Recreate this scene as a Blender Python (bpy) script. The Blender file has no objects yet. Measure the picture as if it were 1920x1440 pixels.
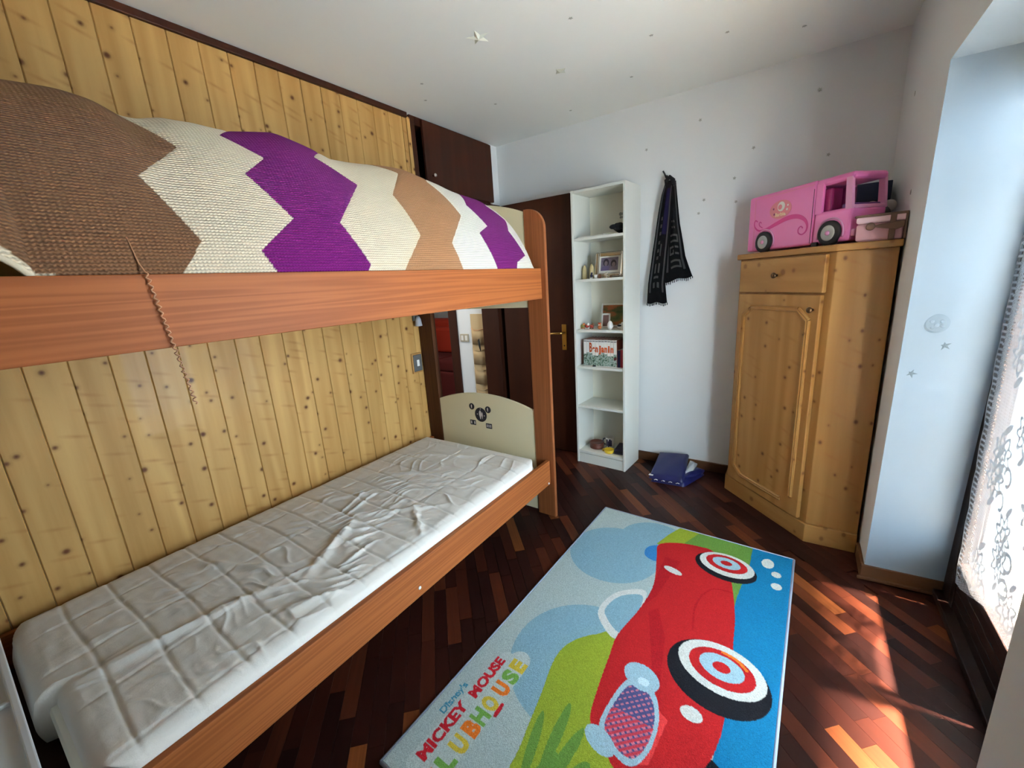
import bpy, bmesh, math, random
import numpy as np
from mathutils import Vector, Matrix

random.seed(7); rng = np.random.default_rng(7)
sc = bpy.context.scene
COL = sc.collection

# ------------------------------------------------------------------ camera
cam_d = bpy.data.cameras.new('camera'); cam = bpy.data.objects.new('camera', cam_d); COL.objects.link(cam)
cam_d.sensor_width = 36.0; cam_d.lens = 776.53 / 1920 * 36.0; cam_d.clip_start = .02
RX, UP, FW = (0.82599, 0.56011, -0.06337), (-0.08180, 0.23032, 0.96967), (-0.55772, 0.79575, -0.23606)
cam.matrix_world = Matrix(((RX[0], UP[0], -FW[0], 0), (RX[1], UP[1], -FW[1], 0), (RX[2], UP[2], -FW[2], 1.428), (0, 0, 0, 1)))
sc.camera = cam

# ------------------------------------------------------------------ light
world = bpy.data.worlds.new('sky'); sc.world = world; world.use_nodes = True
bg = world.node_tree.nodes['Background']; bg.inputs[0].default_value = (.66, .84, 1.0, 1); bg.inputs[1].default_value = 12.0
sun_d = bpy.data.lights.new('sun', 'SUN'); sun_d.energy = 210.0; sun_d.angle = math.radians(6.0); sun_d.color = (1, .86, .70)
sun = bpy.data.objects.new('sun', sun_d); COL.objects.link(sun); sun.location = (4, -1, 5)
sun.rotation_euler = Vector((-1, -.06, -1.10)).to_track_quat('-Z', 'Y').to_euler()
por_d = bpy.data.lights.new('window_daylight', 'AREA'); por_d.shape = 'RECTANGLE'; por_d.size = 1.25; por_d.size_y = 1.9; por_d.cycles.is_portal = True
por = bpy.data.objects.new('window_daylight', por_d); COL.objects.link(por); por.location = (.70, 1.57, 1.12)
por.rotation_euler = Vector((-1, 0, 0)).to_track_quat('-Z', 'Z').to_euler()
hl_d = bpy.data.lights.new('added_hall_fill', 'POINT'); hl_d.energy = 12; hl_d.shadow_soft_size = .12; hl_d.color = (1, .95, .9)  # unseen fill added in the hallway, stands in for light from the far room
hl = bpy.data.objects.new('added_hall_fill', hl_d); COL.objects.link(hl); hl.location = (-3.2, 2.35, 2.2)
vs = sc.view_settings
vs.view_transform = 'Standard'; vs.look = 'None'; vs.exposure = 1.45; vs.gamma = 1.0; vs.use_curve_mapping = False
sc.cycles.max_bounces = 8; sc.cycles.diffuse_bounces = 6; sc.cycles.glossy_bounces = 3; sc.cycles.transparent_max_bounces = 8
sc.cycles.use_adaptive_sampling = True; sc.cycles.adaptive_threshold = .025; sc.cycles.use_denoising = True; sc.cycles.sample_clamp_indirect = 8

# ------------------------------------------------------------------ helpers
def S(r, g, b):
    f = lambda c: ((c/255+.055)/1.055)**2.4 if c/255 > .04045 else c/255/12.92
    return (f(r), f(g), f(b), 1)

def link(o, parent=None):
    COL.objects.link(o)
    if parent is not None: o.parent = parent
    return o
def tag(o, label=None, cat=None, group=None, kind=None):
    if label: o['label'] = label
    if cat: o['category'] = cat
    if group: o['group'] = group
    if kind: o['kind'] = kind
    return o
def thing(name, label, cat, loc=(0, 0, 0), rz=0, group=None):
    o = bpy.data.objects.new(name, None); o.empty_display_size = .05; link(o); o.location = loc; o.rotation_euler = (0, 0, rz)
    return tag(o, label, cat, group)
def mobj(name, me, m, parent=None, smooth=False):
    if m is not None:
        me.materials.clear(); me.materials.append(m)
    if smooth: me.polygons.foreach_set('use_smooth', [True]*len(me.polygons))
    return link(bpy.data.objects.new(name, me), parent)
def pyd(name, v, f, m, parent=None, smooth=False):
    me = bpy.data.meshes.new(name); me.from_pydata([tuple(map(float, p)) for p in v], [], f); me.update()
    return mobj(name, me, m, parent, smooth)
def bmo(name, bm, m, parent=None, smooth=False):
    bmesh.ops.recalc_face_normals(bm, faces=bm.faces)
    me = bpy.data.meshes.new(name); bm.to_mesh(me); bm.free()
    return mobj(name, me, m, parent, smooth)
def bxx(bm, lo, hi, bev=0, seg=2, M=None):
    r = bmesh.ops.create_cube(bm, size=1); vs_ = r['verts']
    for v in vs_:
        v.co = Vector([lo[i] if v.co[i] < 0 else hi[i] for i in range(3)])
    if bev:
        ed = {e for v in vs_ for e in v.link_edges}
        r2 = bmesh.ops.bevel(bm, geom=list(ed), offset=bev, segments=seg, affect='EDGES', profile=.5)
        vs_ = list({v for f in r2['faces'] for v in f.verts} | {v for v in vs_ if v.is_valid})
    if M is not None: bmesh.ops.transform(bm, matrix=M, verts=[v for v in vs_ if v.is_valid])
    return vs_
def box(name, lo, hi, m, parent=None, bev=0, seg=2):
    bm = bmesh.new(); bxx(bm, lo, hi, bev, seg); return bmo(name, bm, m, parent)
def prism(name, poly, z0, z1, m, parent=None, bev=0, plane='xy', seg=2):
    """extrude a polygon; plane 'xy' along z, 'xz' along y, 'yz' along x"""
    bm = bmesh.new()
    def P(p, h): return (p[0], p[1], h) if plane == 'xy' else (p[0], h, p[1]) if plane == 'xz' else (h, p[0], p[1])
    a = [bm.verts.new(P(p, z0)) for p in poly]; b = [bm.verts.new(P(p, z1)) for p in poly]
    n = len(poly); bm.faces.new(a); bm.faces.new(b[::-1])
    for i in range(n): bm.faces.new((a[i], b[i], b[(i+1) % n], a[(i+1) % n]))
    bmesh.ops.recalc_face_normals(bm, faces=bm.faces)
    if bev: bmesh.ops.bevel(bm, geom=[e for e in bm.edges if e.calc_face_angle(0) > .5], offset=bev, segments=seg, affect='EDGES', profile=.5)
    return bmo(name, bm, m, parent)
def lathe(name, prof, m, parent=None, loc=(0, 0, 0), n=24, rot=None, smooth=True, scale=(1, 1, 1)):
    v = []; f = []
    for r, z in prof:
        for k in range(n):
            a = 2*math.pi*k/n; v.append(Vector((r*math.cos(a)*scale[0], r*math.sin(a)*scale[1], z*scale[2])))
    for i in range(len(prof)-1):
        for k in range(n):
            f.append((i*n+k, i*n+(k+1) % n, (i+1)*n+(k+1) % n, (i+1)*n+k))
    f.append(tuple(range(n))[::-1]); f.append(tuple((len(prof)-1)*n+k for k in range(n)))
    if rot is not None: v = [rot @ p for p in v]
    v = [p+Vector(loc) for p in v]
    o = pyd(name, v, f, m, parent, smooth)
    return o
def tube(name, pts, r, m, parent=None, n=8, smooth=True, cyclic=False):
    pts = [Vector(p) for p in pts]; v = []; f = []; N = len(pts)
    for i, p in enumerate(pts):
        t = (pts[(i+1) % N if cyclic else min(i+1, N-1)]-pts[(i-1) % N if cyclic else max(i-1, 0)]).normalized()
        a = t.orthogonal().normalized() if i == 0 else (a0 - t*(a0.dot(t))).normalized()
        a0 = a; b = t.cross(a); rr = r[i] if isinstance(r, (list, tuple)) else r
        for k in range(n):
            th = 2*math.pi*k/n; v.append(p+(a*math.cos(th)+b*math.sin(th))*rr)
    for i in range(N if cyclic else N-1):
        j = (i+1) % N
        for k in range(n): f.append((i*n+k, i*n+(k+1) % n, j*n+(k+1) % n, j*n+k))
    if not cyclic: f.append(tuple(range(n))[::-1]); f.append(tuple((N-1)*n+k for k in range(n)))
    return pyd(name, v, f, m, parent, smooth)
def ell(name, c, r, m, parent=None, n=20, k=12, rot=None):
    prof = [(max(1e-4, math.sin(math.pi*i/k)), -math.cos(math.pi*i/k)) for i in range(k+1)]
    v = []; f = []
    for a, z in prof:
        for q in range(n):
            t = 2*math.pi*q/n; p = Vector((a*math.cos(t)*r[0], a*math.sin(t)*r[1], z*r[2]))
            if rot is not None: p = rot @ p
            v.append(p+Vector(c))
    for i in range(k):
        for q in range(n): f.append((i*n+q, i*n+(q+1) % n, (i+1)*n+(q+1) % n, (i+1)*n+q))
    return pyd(name, v, f, m, parent, True)
def gridmesh(name, X, Y, Z, m, parent=None, cols=None, uv=True, smooth=True):
    """X,Y,Z arrays (nu,nv) -> quad grid, optional point colours (nu,nv,4)"""
    nu, nv = X.shape; me = bpy.data.meshes.new(name); N = nu*nv
    me.vertices.add(N); me.vertices.foreach_set('co', np.stack([X, Y, Z], -1).reshape(-1).astype(np.float32))
    idx = np.arange(N).reshape(nu, nv); q = np.stack([idx[:-1, :-1], idx[1:, :-1], idx[1:, 1:], idx[:-1, 1:]], -1).reshape(-1, 4)
    nf = len(q); me.loops.add(nf*4); me.loops.foreach_set('vertex_index', q.reshape(-1).astype(np.int32))
    me.polygons.add(nf); me.polygons.foreach_set('loop_start', (np.arange(nf)*4).astype(np.int32))
    me.update(calc_edges=True)
    if uv:
        u = me.uv_layers.new(name='UVMap'); U, V = np.meshgrid(np.linspace(0, 1, nu), np.linspace(0, 1, nv), indexing='ij')
        u.data.foreach_set('uv', np.stack([U.reshape(-1)[q.reshape(-1)], V.reshape(-1)[q.reshape(-1)]], -1).reshape(-1).astype(np.float32))
    if cols is not None:
        ca = me.color_attributes.new('Col', 'FLOAT_COLOR', 'POINT'); ca.data.foreach_set('color', cols.reshape(-1).astype(np.float32))
    me.validate(); return mobj(name, me, m, parent, smooth)
def copy_tree(o, parent=None):
    c = o.copy(); link(c, parent)
    for ch in list(o.children): copy_tree(ch, c)
    return c
def crom(pts, n=6, closed=True):
    P = [np.array(p, float) for p in pts]; N = len(P); out = []
    for i in range(N if closed else N-1):
        p0, p1, p2, p3 = (P[(i-1) % N], P[i], P[(i+1) % N], P[(i+2) % N]) if closed else (P[max(i-1, 0)], P[i], P[i+1], P[min(i+2, N-1)])
        for k in range(n):
            t = k/n; out.append(.5*((2*p1)+(-p0+p2)*t+(2*p0-5*p1+4*p2-p3)*t*t+(-p0+3*p1-3*p2+p3)*t**3))
    if not closed: out.append(P[-1])
    return np.array(out)

# ------------------------------------------------------------------ materials
class NT:
    def __init__(s, name):
        s.m = bpy.data.materials.new(name); s.m.use_nodes = True; s.t = s.m.node_tree; s.b = s.t.nodes['Principled BSDF']
    def n(s, typ, **k):
        nd = s.t.nodes.new('ShaderNode'+typ)
        for a, v in k.items():
            if a.startswith('i_'):
                key = a[2:]; key = int(key) if key.isdigit() else key.replace('_', ' ')
                if hasattr(v, 'is_output'): s.t.links.new(v, nd.inputs[key])
                else: nd.inputs[key].default_value = v
            else: setattr(nd, a, v)
        return nd
    def l(s, a, b): s.t.links.new(a, b)
    def math(s, op, a, b=0.0):
        nd = s.n('Math', operation=op)
        for i, v in enumerate((a, b)):
            if hasattr(v, 'is_output'): s.l(v, nd.inputs[i])
            else: nd.inputs[i].default_value = v
        return nd.outputs[0]
    def mix(s, f, a, b, bt='MIX'):
        nd = s.n('Mix', data_type='RGBA', blend_type=bt)
        for i, v in ((0, f), (6, a), (7, b)):
            if hasattr(v, 'is_output'): s.l(v, nd.inputs[i])
            else: nd.inputs[i].default_value = v
        return nd.outputs[2]
    def ramp(s, f, stops):
        nd = s.n('ValToRGB'); e = nd.color_ramp.elements
        while len(e) < len(stops): e.new(.5)
        for el, (p, c) in zip(e, stops): el.position = p; el.color = c
        s.l(f, nd.inputs[0]); return nd.outputs[0]
    def bump(s, h, st, d=.002):
        nd = s.n('Bump', i_Strength=st, i_Distance=d, i_Height=h); s.l(nd.outputs[0], s.b.inputs['Normal'])
    def set(s, **k):
        for a, v in k.items():
            key = a.replace('_', ' ')
            if hasattr(v, 'is_output'): s.l(v, s.b.inputs[key])
            else: s.b.inputs[key].default_value = v
        return s.m
def plain(name, col, rough=.5, metal=0, spec=.5, nz=0, nsc=60, coat=0):
    t = NT(name); t.set(Base_Color=col, Roughness=rough, Metallic=metal); t.b.inputs['Specular IOR Level'].default_value = spec
    t.b.inputs['Coat Weight'].default_value = coat
    if nz:
        tc = t.n('TexCoord'); no = t.n('TexNoise', i_Vector=tc.outputs['Object'], i_Scale=float(nsc), i_Detail=4.0); t.bump(no.outputs[0], nz)
    return t.m
def wood(name, dark, light, sc_, knots=0, knotcol=None, rough=.45, var=.25, wave=6.0, coat=0, knot_r=.05, bands=.5, kscale=5.5):
    """sc_: per-axis frequency in object space (low along the grain)"""
    t = NT(name); tc = t.n('TexCoord'); oi = t.n('ObjectInfo')
    rv = t.n('VectorMath', operation='SCALE'); rv.inputs[0].default_value = (17.3, 11.7, 23.1); t.l(oi.outputs['Random'], rv.inputs[3])
    ad = t.n('VectorMath', operation='ADD'); t.l(tc.outputs['Object'], ad.inputs[0]); t.l(rv.outputs[0], ad.inputs[1])
    mp = t.n('VectorMath', operation='MULTIPLY'); t.l(ad.outputs[0], mp.inputs[0]); mp.inputs[1].default_value = sc_
    n1 = t.n('TexNoise', i_Vector=mp.outputs[0], i_Scale=1.0, i_Detail=5.0, i_Roughness=.6)
    mp2 = t.n('VectorMath', operation='MULTIPLY'); t.l(ad.outputs[0], mp2.inputs[0]); mp2.inputs[1].default_value = tuple(c*.22 for c in sc_)
    n2 = t.n('TexNoise', i_Vector=mp2.outputs[0], i_Scale=1.0, i_Detail=2.0)
    w = t.math('SINE', t.math('MULTIPLY', n2.outputs[0], wave*6.28)); w = t.math('MULTIPLY_ADD', w, .5); 
    w.node.inputs[2].default_value = .5
    f = t.math('ADD', t.math('MULTIPLY', n1.outputs[0], 1-bands), t.math('MULTIPLY', w, bands))
    col = t.mix(f, dark, light)
    hsv = t.n('HueSaturation', i_Color=col); vv = t.math('ADD', t.math('MULTIPLY', oi.outputs['Random'], var), 1-var*.5); t.l(vv, hsv.inputs['Value'])
    col = hsv.outputs[0]
    if knots:
        sx_ = t.n('SeparateXYZ', i_Vector=ad.outputs[0]); hx = t.math('ADD', sx_.outputs[0], sx_.outputs[1])
        kv = t.n('CombineXYZ', i_X=hx, i_Y=sx_.outputs[2], i_Z=0.0); kv2 = t.n('CombineXYZ', i_X=t.math('MULTIPLY', hx, .55), i_Z=3.7, i_Y=t.math('ADD', t.math('MULTIPLY', sx_.outputs[2], 2.6), t.math('MULTIPLY', hx, .8)))
        vf = t.n('TexVoronoi', voronoi_dimensions='2D', i_Vector=kv2.outputs[0], i_Scale=kscale*.8)
        fl = t.ramp(vf.outputs['Distance'], [(0, (1, 1, 1, 1)), (.06, (.55, .55, .55, 1)), (.17, (0, 0, 0, 1))])
        col = t.mix(t.math('MULTIPLY', fl, .55*knots), col, S(150, 98, 50))
        vo = t.n('TexVoronoi', voronoi_dimensions='2D', i_Vector=kv.outputs[0], i_Scale=kscale); dn = t.n('TexNoise', i_Vector=ad.outputs[0], i_Scale=25.0)
        dd = t.math('ADD', vo.outputs['Distance'], t.math('MULTIPLY', dn.outputs[0], .05))
        sp = t.n('SeparateColor', i_Color=vo.outputs['Color']); kr = t.math('MULTIPLY', sp.outputs[0], knot_r*2)
        d2 = t.math('SUBTRACT', dd, kr)
        k = t.ramp(t.math('ADD', d2, .0), [(0, (1, 1, 1, 1)), (.03, (.75, .75, .75, 1)), (.07, (.18, .18, .18, 1)), (.13, (0, 0, 0, 1))])
        col = t.mix(t.math('MULTIPLY', k, knots), col, knotcol)
    t.bump(f, .08, .001); t.b.inputs['Specular IOR Level'].default_value = .22
    t.b.inputs['Coat Weight'].default_value = coat
    return t.set(Base_Color=col, Roughness=rough)

PINE = wood('pine_board', S(162, 117, 60), S(206, 164, 100), (26, 26, 1.6), 1.0, S(92, 50, 20), .5, .14, 5.0, .05, bands=.35, kscale=7.5, knot_r=.03)
PINEW = wood('pine_wardrobe', S(146, 100, 48), S(180, 136, 78), (24, 24, 1.4), .9, S(89, 50, 22), .45, .1, 5.0, .1, bands=.4, kscale=6.5, knot_r=.022)
PINEH = wood('pine_rail', S(146, 100, 48), S(180, 136, 78), (3, 3, 24), .6, S(89, 50, 22), .45, .1, 5.0, .1, bands=.4, kscale=8.0)
CHER = wood('cherry_laminate', S(128, 68, 31), S(160, 93, 47), (110, 1.6, 110), 0, None, .55, .08, 7.0, 0, bands=.55)
CHERV = wood('cherry_laminate_upright', S(114, 62, 31), S(146, 87, 49), (110, 110, 1.6), 0, None, .55, .08, 7.0, 0, bands=.4)
DARK = wood('dark_walnut', S(41, 16, 6), S(64, 29, 13), (22, 22, 1.2), 0, None, .5, .1, 5.0, 0, bands=.3)
BASEB = wood('baseboard_wood', S(70, 45, 28), S(98, 66, 44), (2, 2, 30), 0, None, .45, .1, 4.0, 0, bands=.3)
WALL = plain('wall_paint', S(222, 223, 222), .85, nz=.10, nsc=120)
CEIL = plain('ceiling_paint', S(232, 233, 228), .9, nz=.06, nsc=90)
REVEAL_DIM = plain('wall_paint_dimmed', S(130, 142, 151), .6, nz=.06, nsc=60)  # wall paint darkened in colour so window light does not overexpose the reveal
LAM = plain('white_laminate', S(216, 216, 207), .4)
LAMB = plain('white_backboard', S(226, 222, 206), .6)
CREAM = plain('cream_panel', S(216, 204, 168), .45)
CREAMEDGE = plain('cream_edge', S(232, 214, 180), .4)
WHITEP = plain('white_plastic', S(216, 220, 222), .45)
BRASS = plain('brass', S(196, 160, 90), .3, 1)
STEEL = plain('silver', S(205, 198, 186), .25, 1)
BRONZE = plain('bronze_knob', S(96, 74, 50), .35, .8)
BLACKP = plain('black_rubber', S(22, 20, 22), .6)
DGREY = plain('grey_plate', S(88, 88, 86), .4)

# parquet
def parquet(island):
    t = NT('parquet_rest' if island else 'parquet_board'); tc = t.n('TexCoord')
    rnd = t.n('NewGeometry').outputs['Random Per Island'] if island else t.n('ObjectInfo').outputs['Random']
    g = t.n('NewGeometry')
    rot = t.n('VectorRotate', i_Vector=g.outputs['Position'], rotation_type='Z_AXIS', i_Angle=math.radians(45))
    rv = t.n('VectorMath', operation='SCALE'); rv.inputs[0].default_value = (7, 31, 3); t.l(rnd, rv.inputs[3])
    ad = t.n('VectorMath', operation='ADD'); t.l(rot.outputs[0], ad.inputs[0]); t.l(rv.outputs[0], ad.inputs[1])
    mp = t.n('VectorMath', operation='MULTIPLY'); t.l(ad.outputs[0], mp.inputs[0]); mp.inputs[1].default_value = (4, 90, 1)
    no = t.n('TexNoise', i_Vector=mp.outputs[0], i_Scale=1.0, i_Detail=4.0)
    base = t.ramp(rnd, [(0, S(24, 11, 9)), (.35, S(38, 15, 11)), (.65, S(56, 24, 15)), (.86, S(84, 40, 23)), (1, S(130, 74, 38))])
    col = t.mix(t.math('MULTIPLY', no.outputs[0], .75), base, S(38, 16, 12))
    t.bump(no.outputs[0], .05, .0005)
    t.b.inputs['Specular IOR Level'].default_value = .15
    return t.set(Base_Color=col, Roughness=.38)
PARQ, PARQR = parquet(False), parquet(True)

# ------------------------------------------------------------------ room shell
XL, XR_, YB, H, YN = -2.172, .345, 3.092, 2.523, -1.2
OY0, OY1B, OY1T, OZ, XD = .94, 2.242, 2.137, 2.05, .66     # window opening, depth of reveal
def struct(o): return tag(o, kind='structure')

# floor: slab + diagonal boards
floor = struct(box('floor', (-5.2, YN-.1, -.06), (.80, 6.2, -.008), DARK))
def clip(poly, a, b, c):          # keep a*x+b*y<=c
    out = []
    for i in range(len(poly)):
        p, q = poly[i], poly[(i+1) % len(poly)]; dp, dq = a*p[0]+b*p[1]-c, a*q[0]+b*q[1]-c
        if dp <= 0: out.append(p)
        if dp*dq < 0:
            t = dp/(dp-dq); out.append((p[0]+(q[0]-p[0])*t, p[1]+(q[1]-p[1])*t))
    return out
U45, W45 = np.array([1, -1])/2**.5, np.array([1, 1])/2**.5
BL, BW = .335, .055
rest_v, rest_f = [], []
board_me = {}
ra, rth = np.array([-.911, 2.248]), math.radians(-1.7)
rex, rey = np.array([math.cos(rth), math.sin(rth)]), np.array([math.sin(rth), -math.cos(rth)])
def board_poly(lx, ly, cx, cy):
    return [tuple(np.array([cx, cy])+U45*sx*lx+W45*sy*ly) for sx, sy in ((-1, -1), (1, -1), (1, 1), (-1, 1))]
nshown = 0
for row in range(-60, 110):
    wv = row*BW
    sh = random.random()*BL
    for k in range(-18, 22):
        c = U45*(k*BL+sh)+W45*wv
        if not (XL-.3 < c[0] < XD+.2 and YN-.3 < c[1] < YB+.2): continue
        poly = board_poly(BL/2-.0004, BW/2-.0004, *c)
        n0 = len(poly)
        in_rev = c[0] > XR_-.2 and OY0+.05 < c[1] < OY1B-.05
        cl = poly
        for abc in ((-1, 0, -XL), (0, 1, YB), (0, -1, -YN), (1, 0, (XD-.04) if in_rev else XR_)): cl = clip(cl, *abc) if cl else cl
        if in_rev:
            for abc in ((0, 1, OY1B), (0, -1, -OY0)): cl = clip(cl, *abc) if cl else cl
        if len(cl) < 3: continue
        cx, cy = np.mean(cl, 0)
        rl = (np.array([cx, cy])-ra); under_rug = .12 < rl@rex < .88 and .12 < rl@rey < 1.65
        under_w = (cx > -.25 and cy > 2.5 and cx+cy > 2.75); under_b = (-1.36 < cx < -.98 and cy > 2.85)
        area = abs(sum(cl[i][0]*cl[(i+1) % len(cl)][1]-cl[(i+1) % len(cl)][0]*cl[i][1] for i in range(len(cl)))/2)
        show = cx > -1.45 and cy > .35 and not (under_rug or under_w or under_b) and nshown < 298 and area > .003
        dz = random.uniform(-.0004, .0002)
        if show:
            nshown += 1
            whole = len(cl) == 4 and area > .99*(BL-.0008)*(BW-.0008)
            if whole and 'w' in board_me: o = link(bpy.data.objects.new('board', board_me['w']), floor)
            else:
                pp = [(p[0]-cx, p[1]-cy) for p in cl]; nn = len(pp)
                v = [(*p, -.008) for p in pp]+[(*p, 0) for p in pp]
                f = [tuple(range(nn))[::-1], tuple(range(nn, 2*nn))]+[(i, (i+1) % nn, nn+(i+1) % nn, nn+i) for i in range(nn)]
                o = pyd('board', v, f, PARQ, floor)
                if whole: board_me['w'] = o.data
            o.location = (cx, cy, dz)
        else:
            nn = len(cl); b0 = len(rest_v)
            rest_v += [(*p, -.008) for p in cl]+[(*p, dz) for p in cl]
            rest_f += [tuple(b0+nn+i for i in range(nn))]+[(b0+i, b0+(i+1) % nn, b0+nn+(i+1) % nn, b0+nn+i) for i in range(nn)]
tag(pyd('board_rest', rest_v, rest_f, PARQR, floor), kind='stuff')

struct(box('ceiling', (-5.2, YN-.1, H), (XR_+.5, 6.2, H+.1), CEIL))
struct(box('wall_back', (XL-.0, YB, -.05), (XR_+.5, YB+.12, H), WALL))
struct(box('wall_near', (XL-.12, YN-.12, -.05), (XR_+.5, YN, H), WALL))
# right wall with splayed window reveal
bm = bmesh.new()
def quad(*p): bm.faces.new([bm.verts.new(q) for q in p])
xo = XD+.12
def slab(poly_in, zs):   # prism with given xy polygon at two z levels
    a = [bm.verts.new((*p, zs[0])) for p in poly_in[0]]; b = [bm.verts.new((*p, zs[1])) for p in poly_in[1]]; n = len(a)
    bm.faces.new(a[::-1]); bm.faces.new(b)
    for i in range(n): bm.faces.new((a[i], a[(i+1) % n], b[(i+1) % n], b[i]))
slab(([(XR_, OY1B), (xo, OY1B+.03), (xo, YB), (XR_, YB)], [(XR_, OY1T), (xo, OY1T+.03), (xo, YB), (XR_, YB)]), (-.05, OZ))
slab(([(XR_, YN), (xo, YN), (xo, OY0), (XR_, OY0)],)*2, (-.05, OZ))
slab(([(XR_, YN), (xo, YN), (xo, YB), (XR_, YB)],)*2, (OZ, H))
wr = struct(bmo('wall_right', bm, WALL))
wr.data.materials.append(REVEAL_DIM)
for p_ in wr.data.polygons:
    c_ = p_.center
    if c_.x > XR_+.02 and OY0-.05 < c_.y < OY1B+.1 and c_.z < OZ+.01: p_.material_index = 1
# left wall: backing, pine planks, stub
wl = struct(box('wall_left', (XL-.12, YN, -.05), (XL-.014, 2.14, H), WALL))
pk = .1106; plank0 = None
for k in range(-13, 18):
    y0 = .198+pk*k; y1 = y0+pk
    if k == 17: y1 = y0+.012+.02
    if k < 17:
        if plank0 is None:
            bm = bmesh.new()
            prof = [(.0006, -.012), (pk-.0006, -.012), (pk-.0006, -.0035), (pk-.0036, 0), (.0036, 0), (.0006, -.0035)]
            a = [bm.verts.new((x, y, 0)) for y, x in prof]; b = [bm.verts.new((x, y, H-.03)) for y, x in prof]; n = len(prof)
            bm.faces.new(a); bm.faces.new(b[::-1])
            for i in range(n): bm.faces.new((a[i], b[i], b[(i+1) % n], a[(i+1) % n]))
            plank0 = bmo('plank', bm, PINE, wl); o = plank0
        else: o = link(bpy.data.objects.new('plank', plank0.data), wl)
        o.location = (XL, y0, 0)
    else: box('plank', (XL-.012, y0+.001, 0), (XL, y1, H-.03), PINE, wl, .002)
box('edge_strip', (XL-.014, 2.113, 0), (XL+.006, 2.140, H-.02), PINE, wl, .003)
struct(box('trim_1', (XL-.01, YN, H-.031), (XL+.016, 2.112, H-.001), DARK, None, .003))
struct(box('trim_7', (XL+.0005, 2.9895, 0), (XL+.012, 3.076, 2.07), DARK, None, .003))
struct(box('wall_left_stub', (XL-.16, 2.99, -.05), (XL, YB, H), WALL))
# baseboards
struct(box('baseboard_back', (-.97, YB-.014, 0), (-.30, YB, .068), BASEB, None, .003))
struct(box('baseboard_back_corner', (XL+.001, YB-.014, 0), (-1.38, YB, .068), BASEB, None, .003))
struct(prism('baseboard_reveal', [(XR_-.012, OY1B-.016), (XD-.05, OY1B+.008), (XD-.05, OY1B+.024), (XR_-.012, OY1B+.0)], 0, .07, BASEB, None, .003))
struct(box('baseboard_right', (XR_-.013, OY1B+.002, 0), (XR_, 2.42, .07), BASEB, None, .003))
bmr = prism('bead', [(XR_-.022, OY1B-.026), (XD-.05, OY1B-.002), (XD-.05, OY1B+.01), (XR_-.022, OY1B-.014)], 0, .014, BASEB, None, .003); tag(bmr, kind='structure'); bmr.name = 'trim_2'

# doorway in the left wall: casing, overhead cupboard, open leaf, hallway beyond
df = struct(box('trim_3', (XL-.16, 2.141, 0), (XL+.012, 2.17, 2.07), DARK, None, .004))
struct(box('trim_4', (XL-.17, 2.94, 0), (XL+.012, 2.989, 2.07), DARK, None, .004))
struct(box('trim_5', (XL-.16, 2.17, 2.035), (XL+.010, 2.94, 2.07), DARK, None, .004))
cup = thing('overhead_cupboard', 'dark brown flush cupboard above the doorway, under the ceiling', 'cupboard', (XL, 2.56, 2.07))
box('frame', (-.30, -.419, .0), (.0, -.375, .453), DARK, cup, .003)
box('frame', (-.30, -.375, .40), (.0, .43, .453), DARK, cup, .003)
box('back', (-.30, -.375, .0), (-.28, .43, .40), BLACKP, cup)
box('shelf', (-.28, -.375, .0), (-.02, .43, .02), DARK, cup)
cd = box('door', (.0, -.325, .012), (.02, .428, .442), DARK, cup, .004)
lathe('knob', [(.006, 0), (.006, .012), (.014, .018), (.014, .026), (.006, .031)], STEEL, cd, (.02, -.27, .107), 16, Matrix.Rotation(math.pi/2, 3, 'Y'))
leaf = struct(box('door_1', (XL+.07, 2.955, .008), (-1.45, 2.995, 2.04), DARK, None, .003))
leaf.name = 'door_1'
hp = box('handle_plate', (-1.55, 2.950, .88), (-1.51, 2.956, 1.085), BRASS, leaf, .0025)
tube('handle', [(-1.53, 2.952, 1.02), (-1.53, 2.91, 1.02), (-1.545, 2.905, 1.019), (-1.60, 2.905, 1.016), (-1.655, 2.908, 1.012)], [.009, .009, .0095, .008, .007], BRASS, leaf, 10)
lathe('keyhole', [(.006, 0), (.006, .002)], BLACKP, leaf, (-1.53, 2.9515, .915), 12, Matrix.Rotation(math.pi/2, 3, 'X'))
# hallway
HW = 3.0
struct(box('wall_hallway', (-2.70, HW, -.05), (XL-.16, HW+.10, H), WALL))
struct(box('trim_6', (-2.795, HW-.015, 0), (-2.695, HW+.115, 2.1), DARK, None, .004))
struct(box('wall_hallway_over_door', (-3.75, HW, 2.1), (-2.70, HW+.1, H), WALL))
struct(box('wall_hallway_side', (-3.87, YN, -.05), (-3.75, HW+.1, H), WALL))
struct(box('wall_hallway_near', (-3.75, 1.2, -.05), (XL-.12, 1.3, H), WALL))
struct(box('wall_far_room', (-5.1, 5.2, -.05), (XL, 5.3, H), WALL))
struct(box('wall_far_room_left', (-5.2, HW+.1, -.05), (-5.1, 5.2, H), WALL))
struct(box('wall_far_room_right', (-2.40, HW+.1, -.05), (-2.28, 5.2, H), WALL))
struct(box('wall_far_room_front', (-5.1, HW, -.05), (-3.87, HW+.1, H), WALL))

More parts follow.
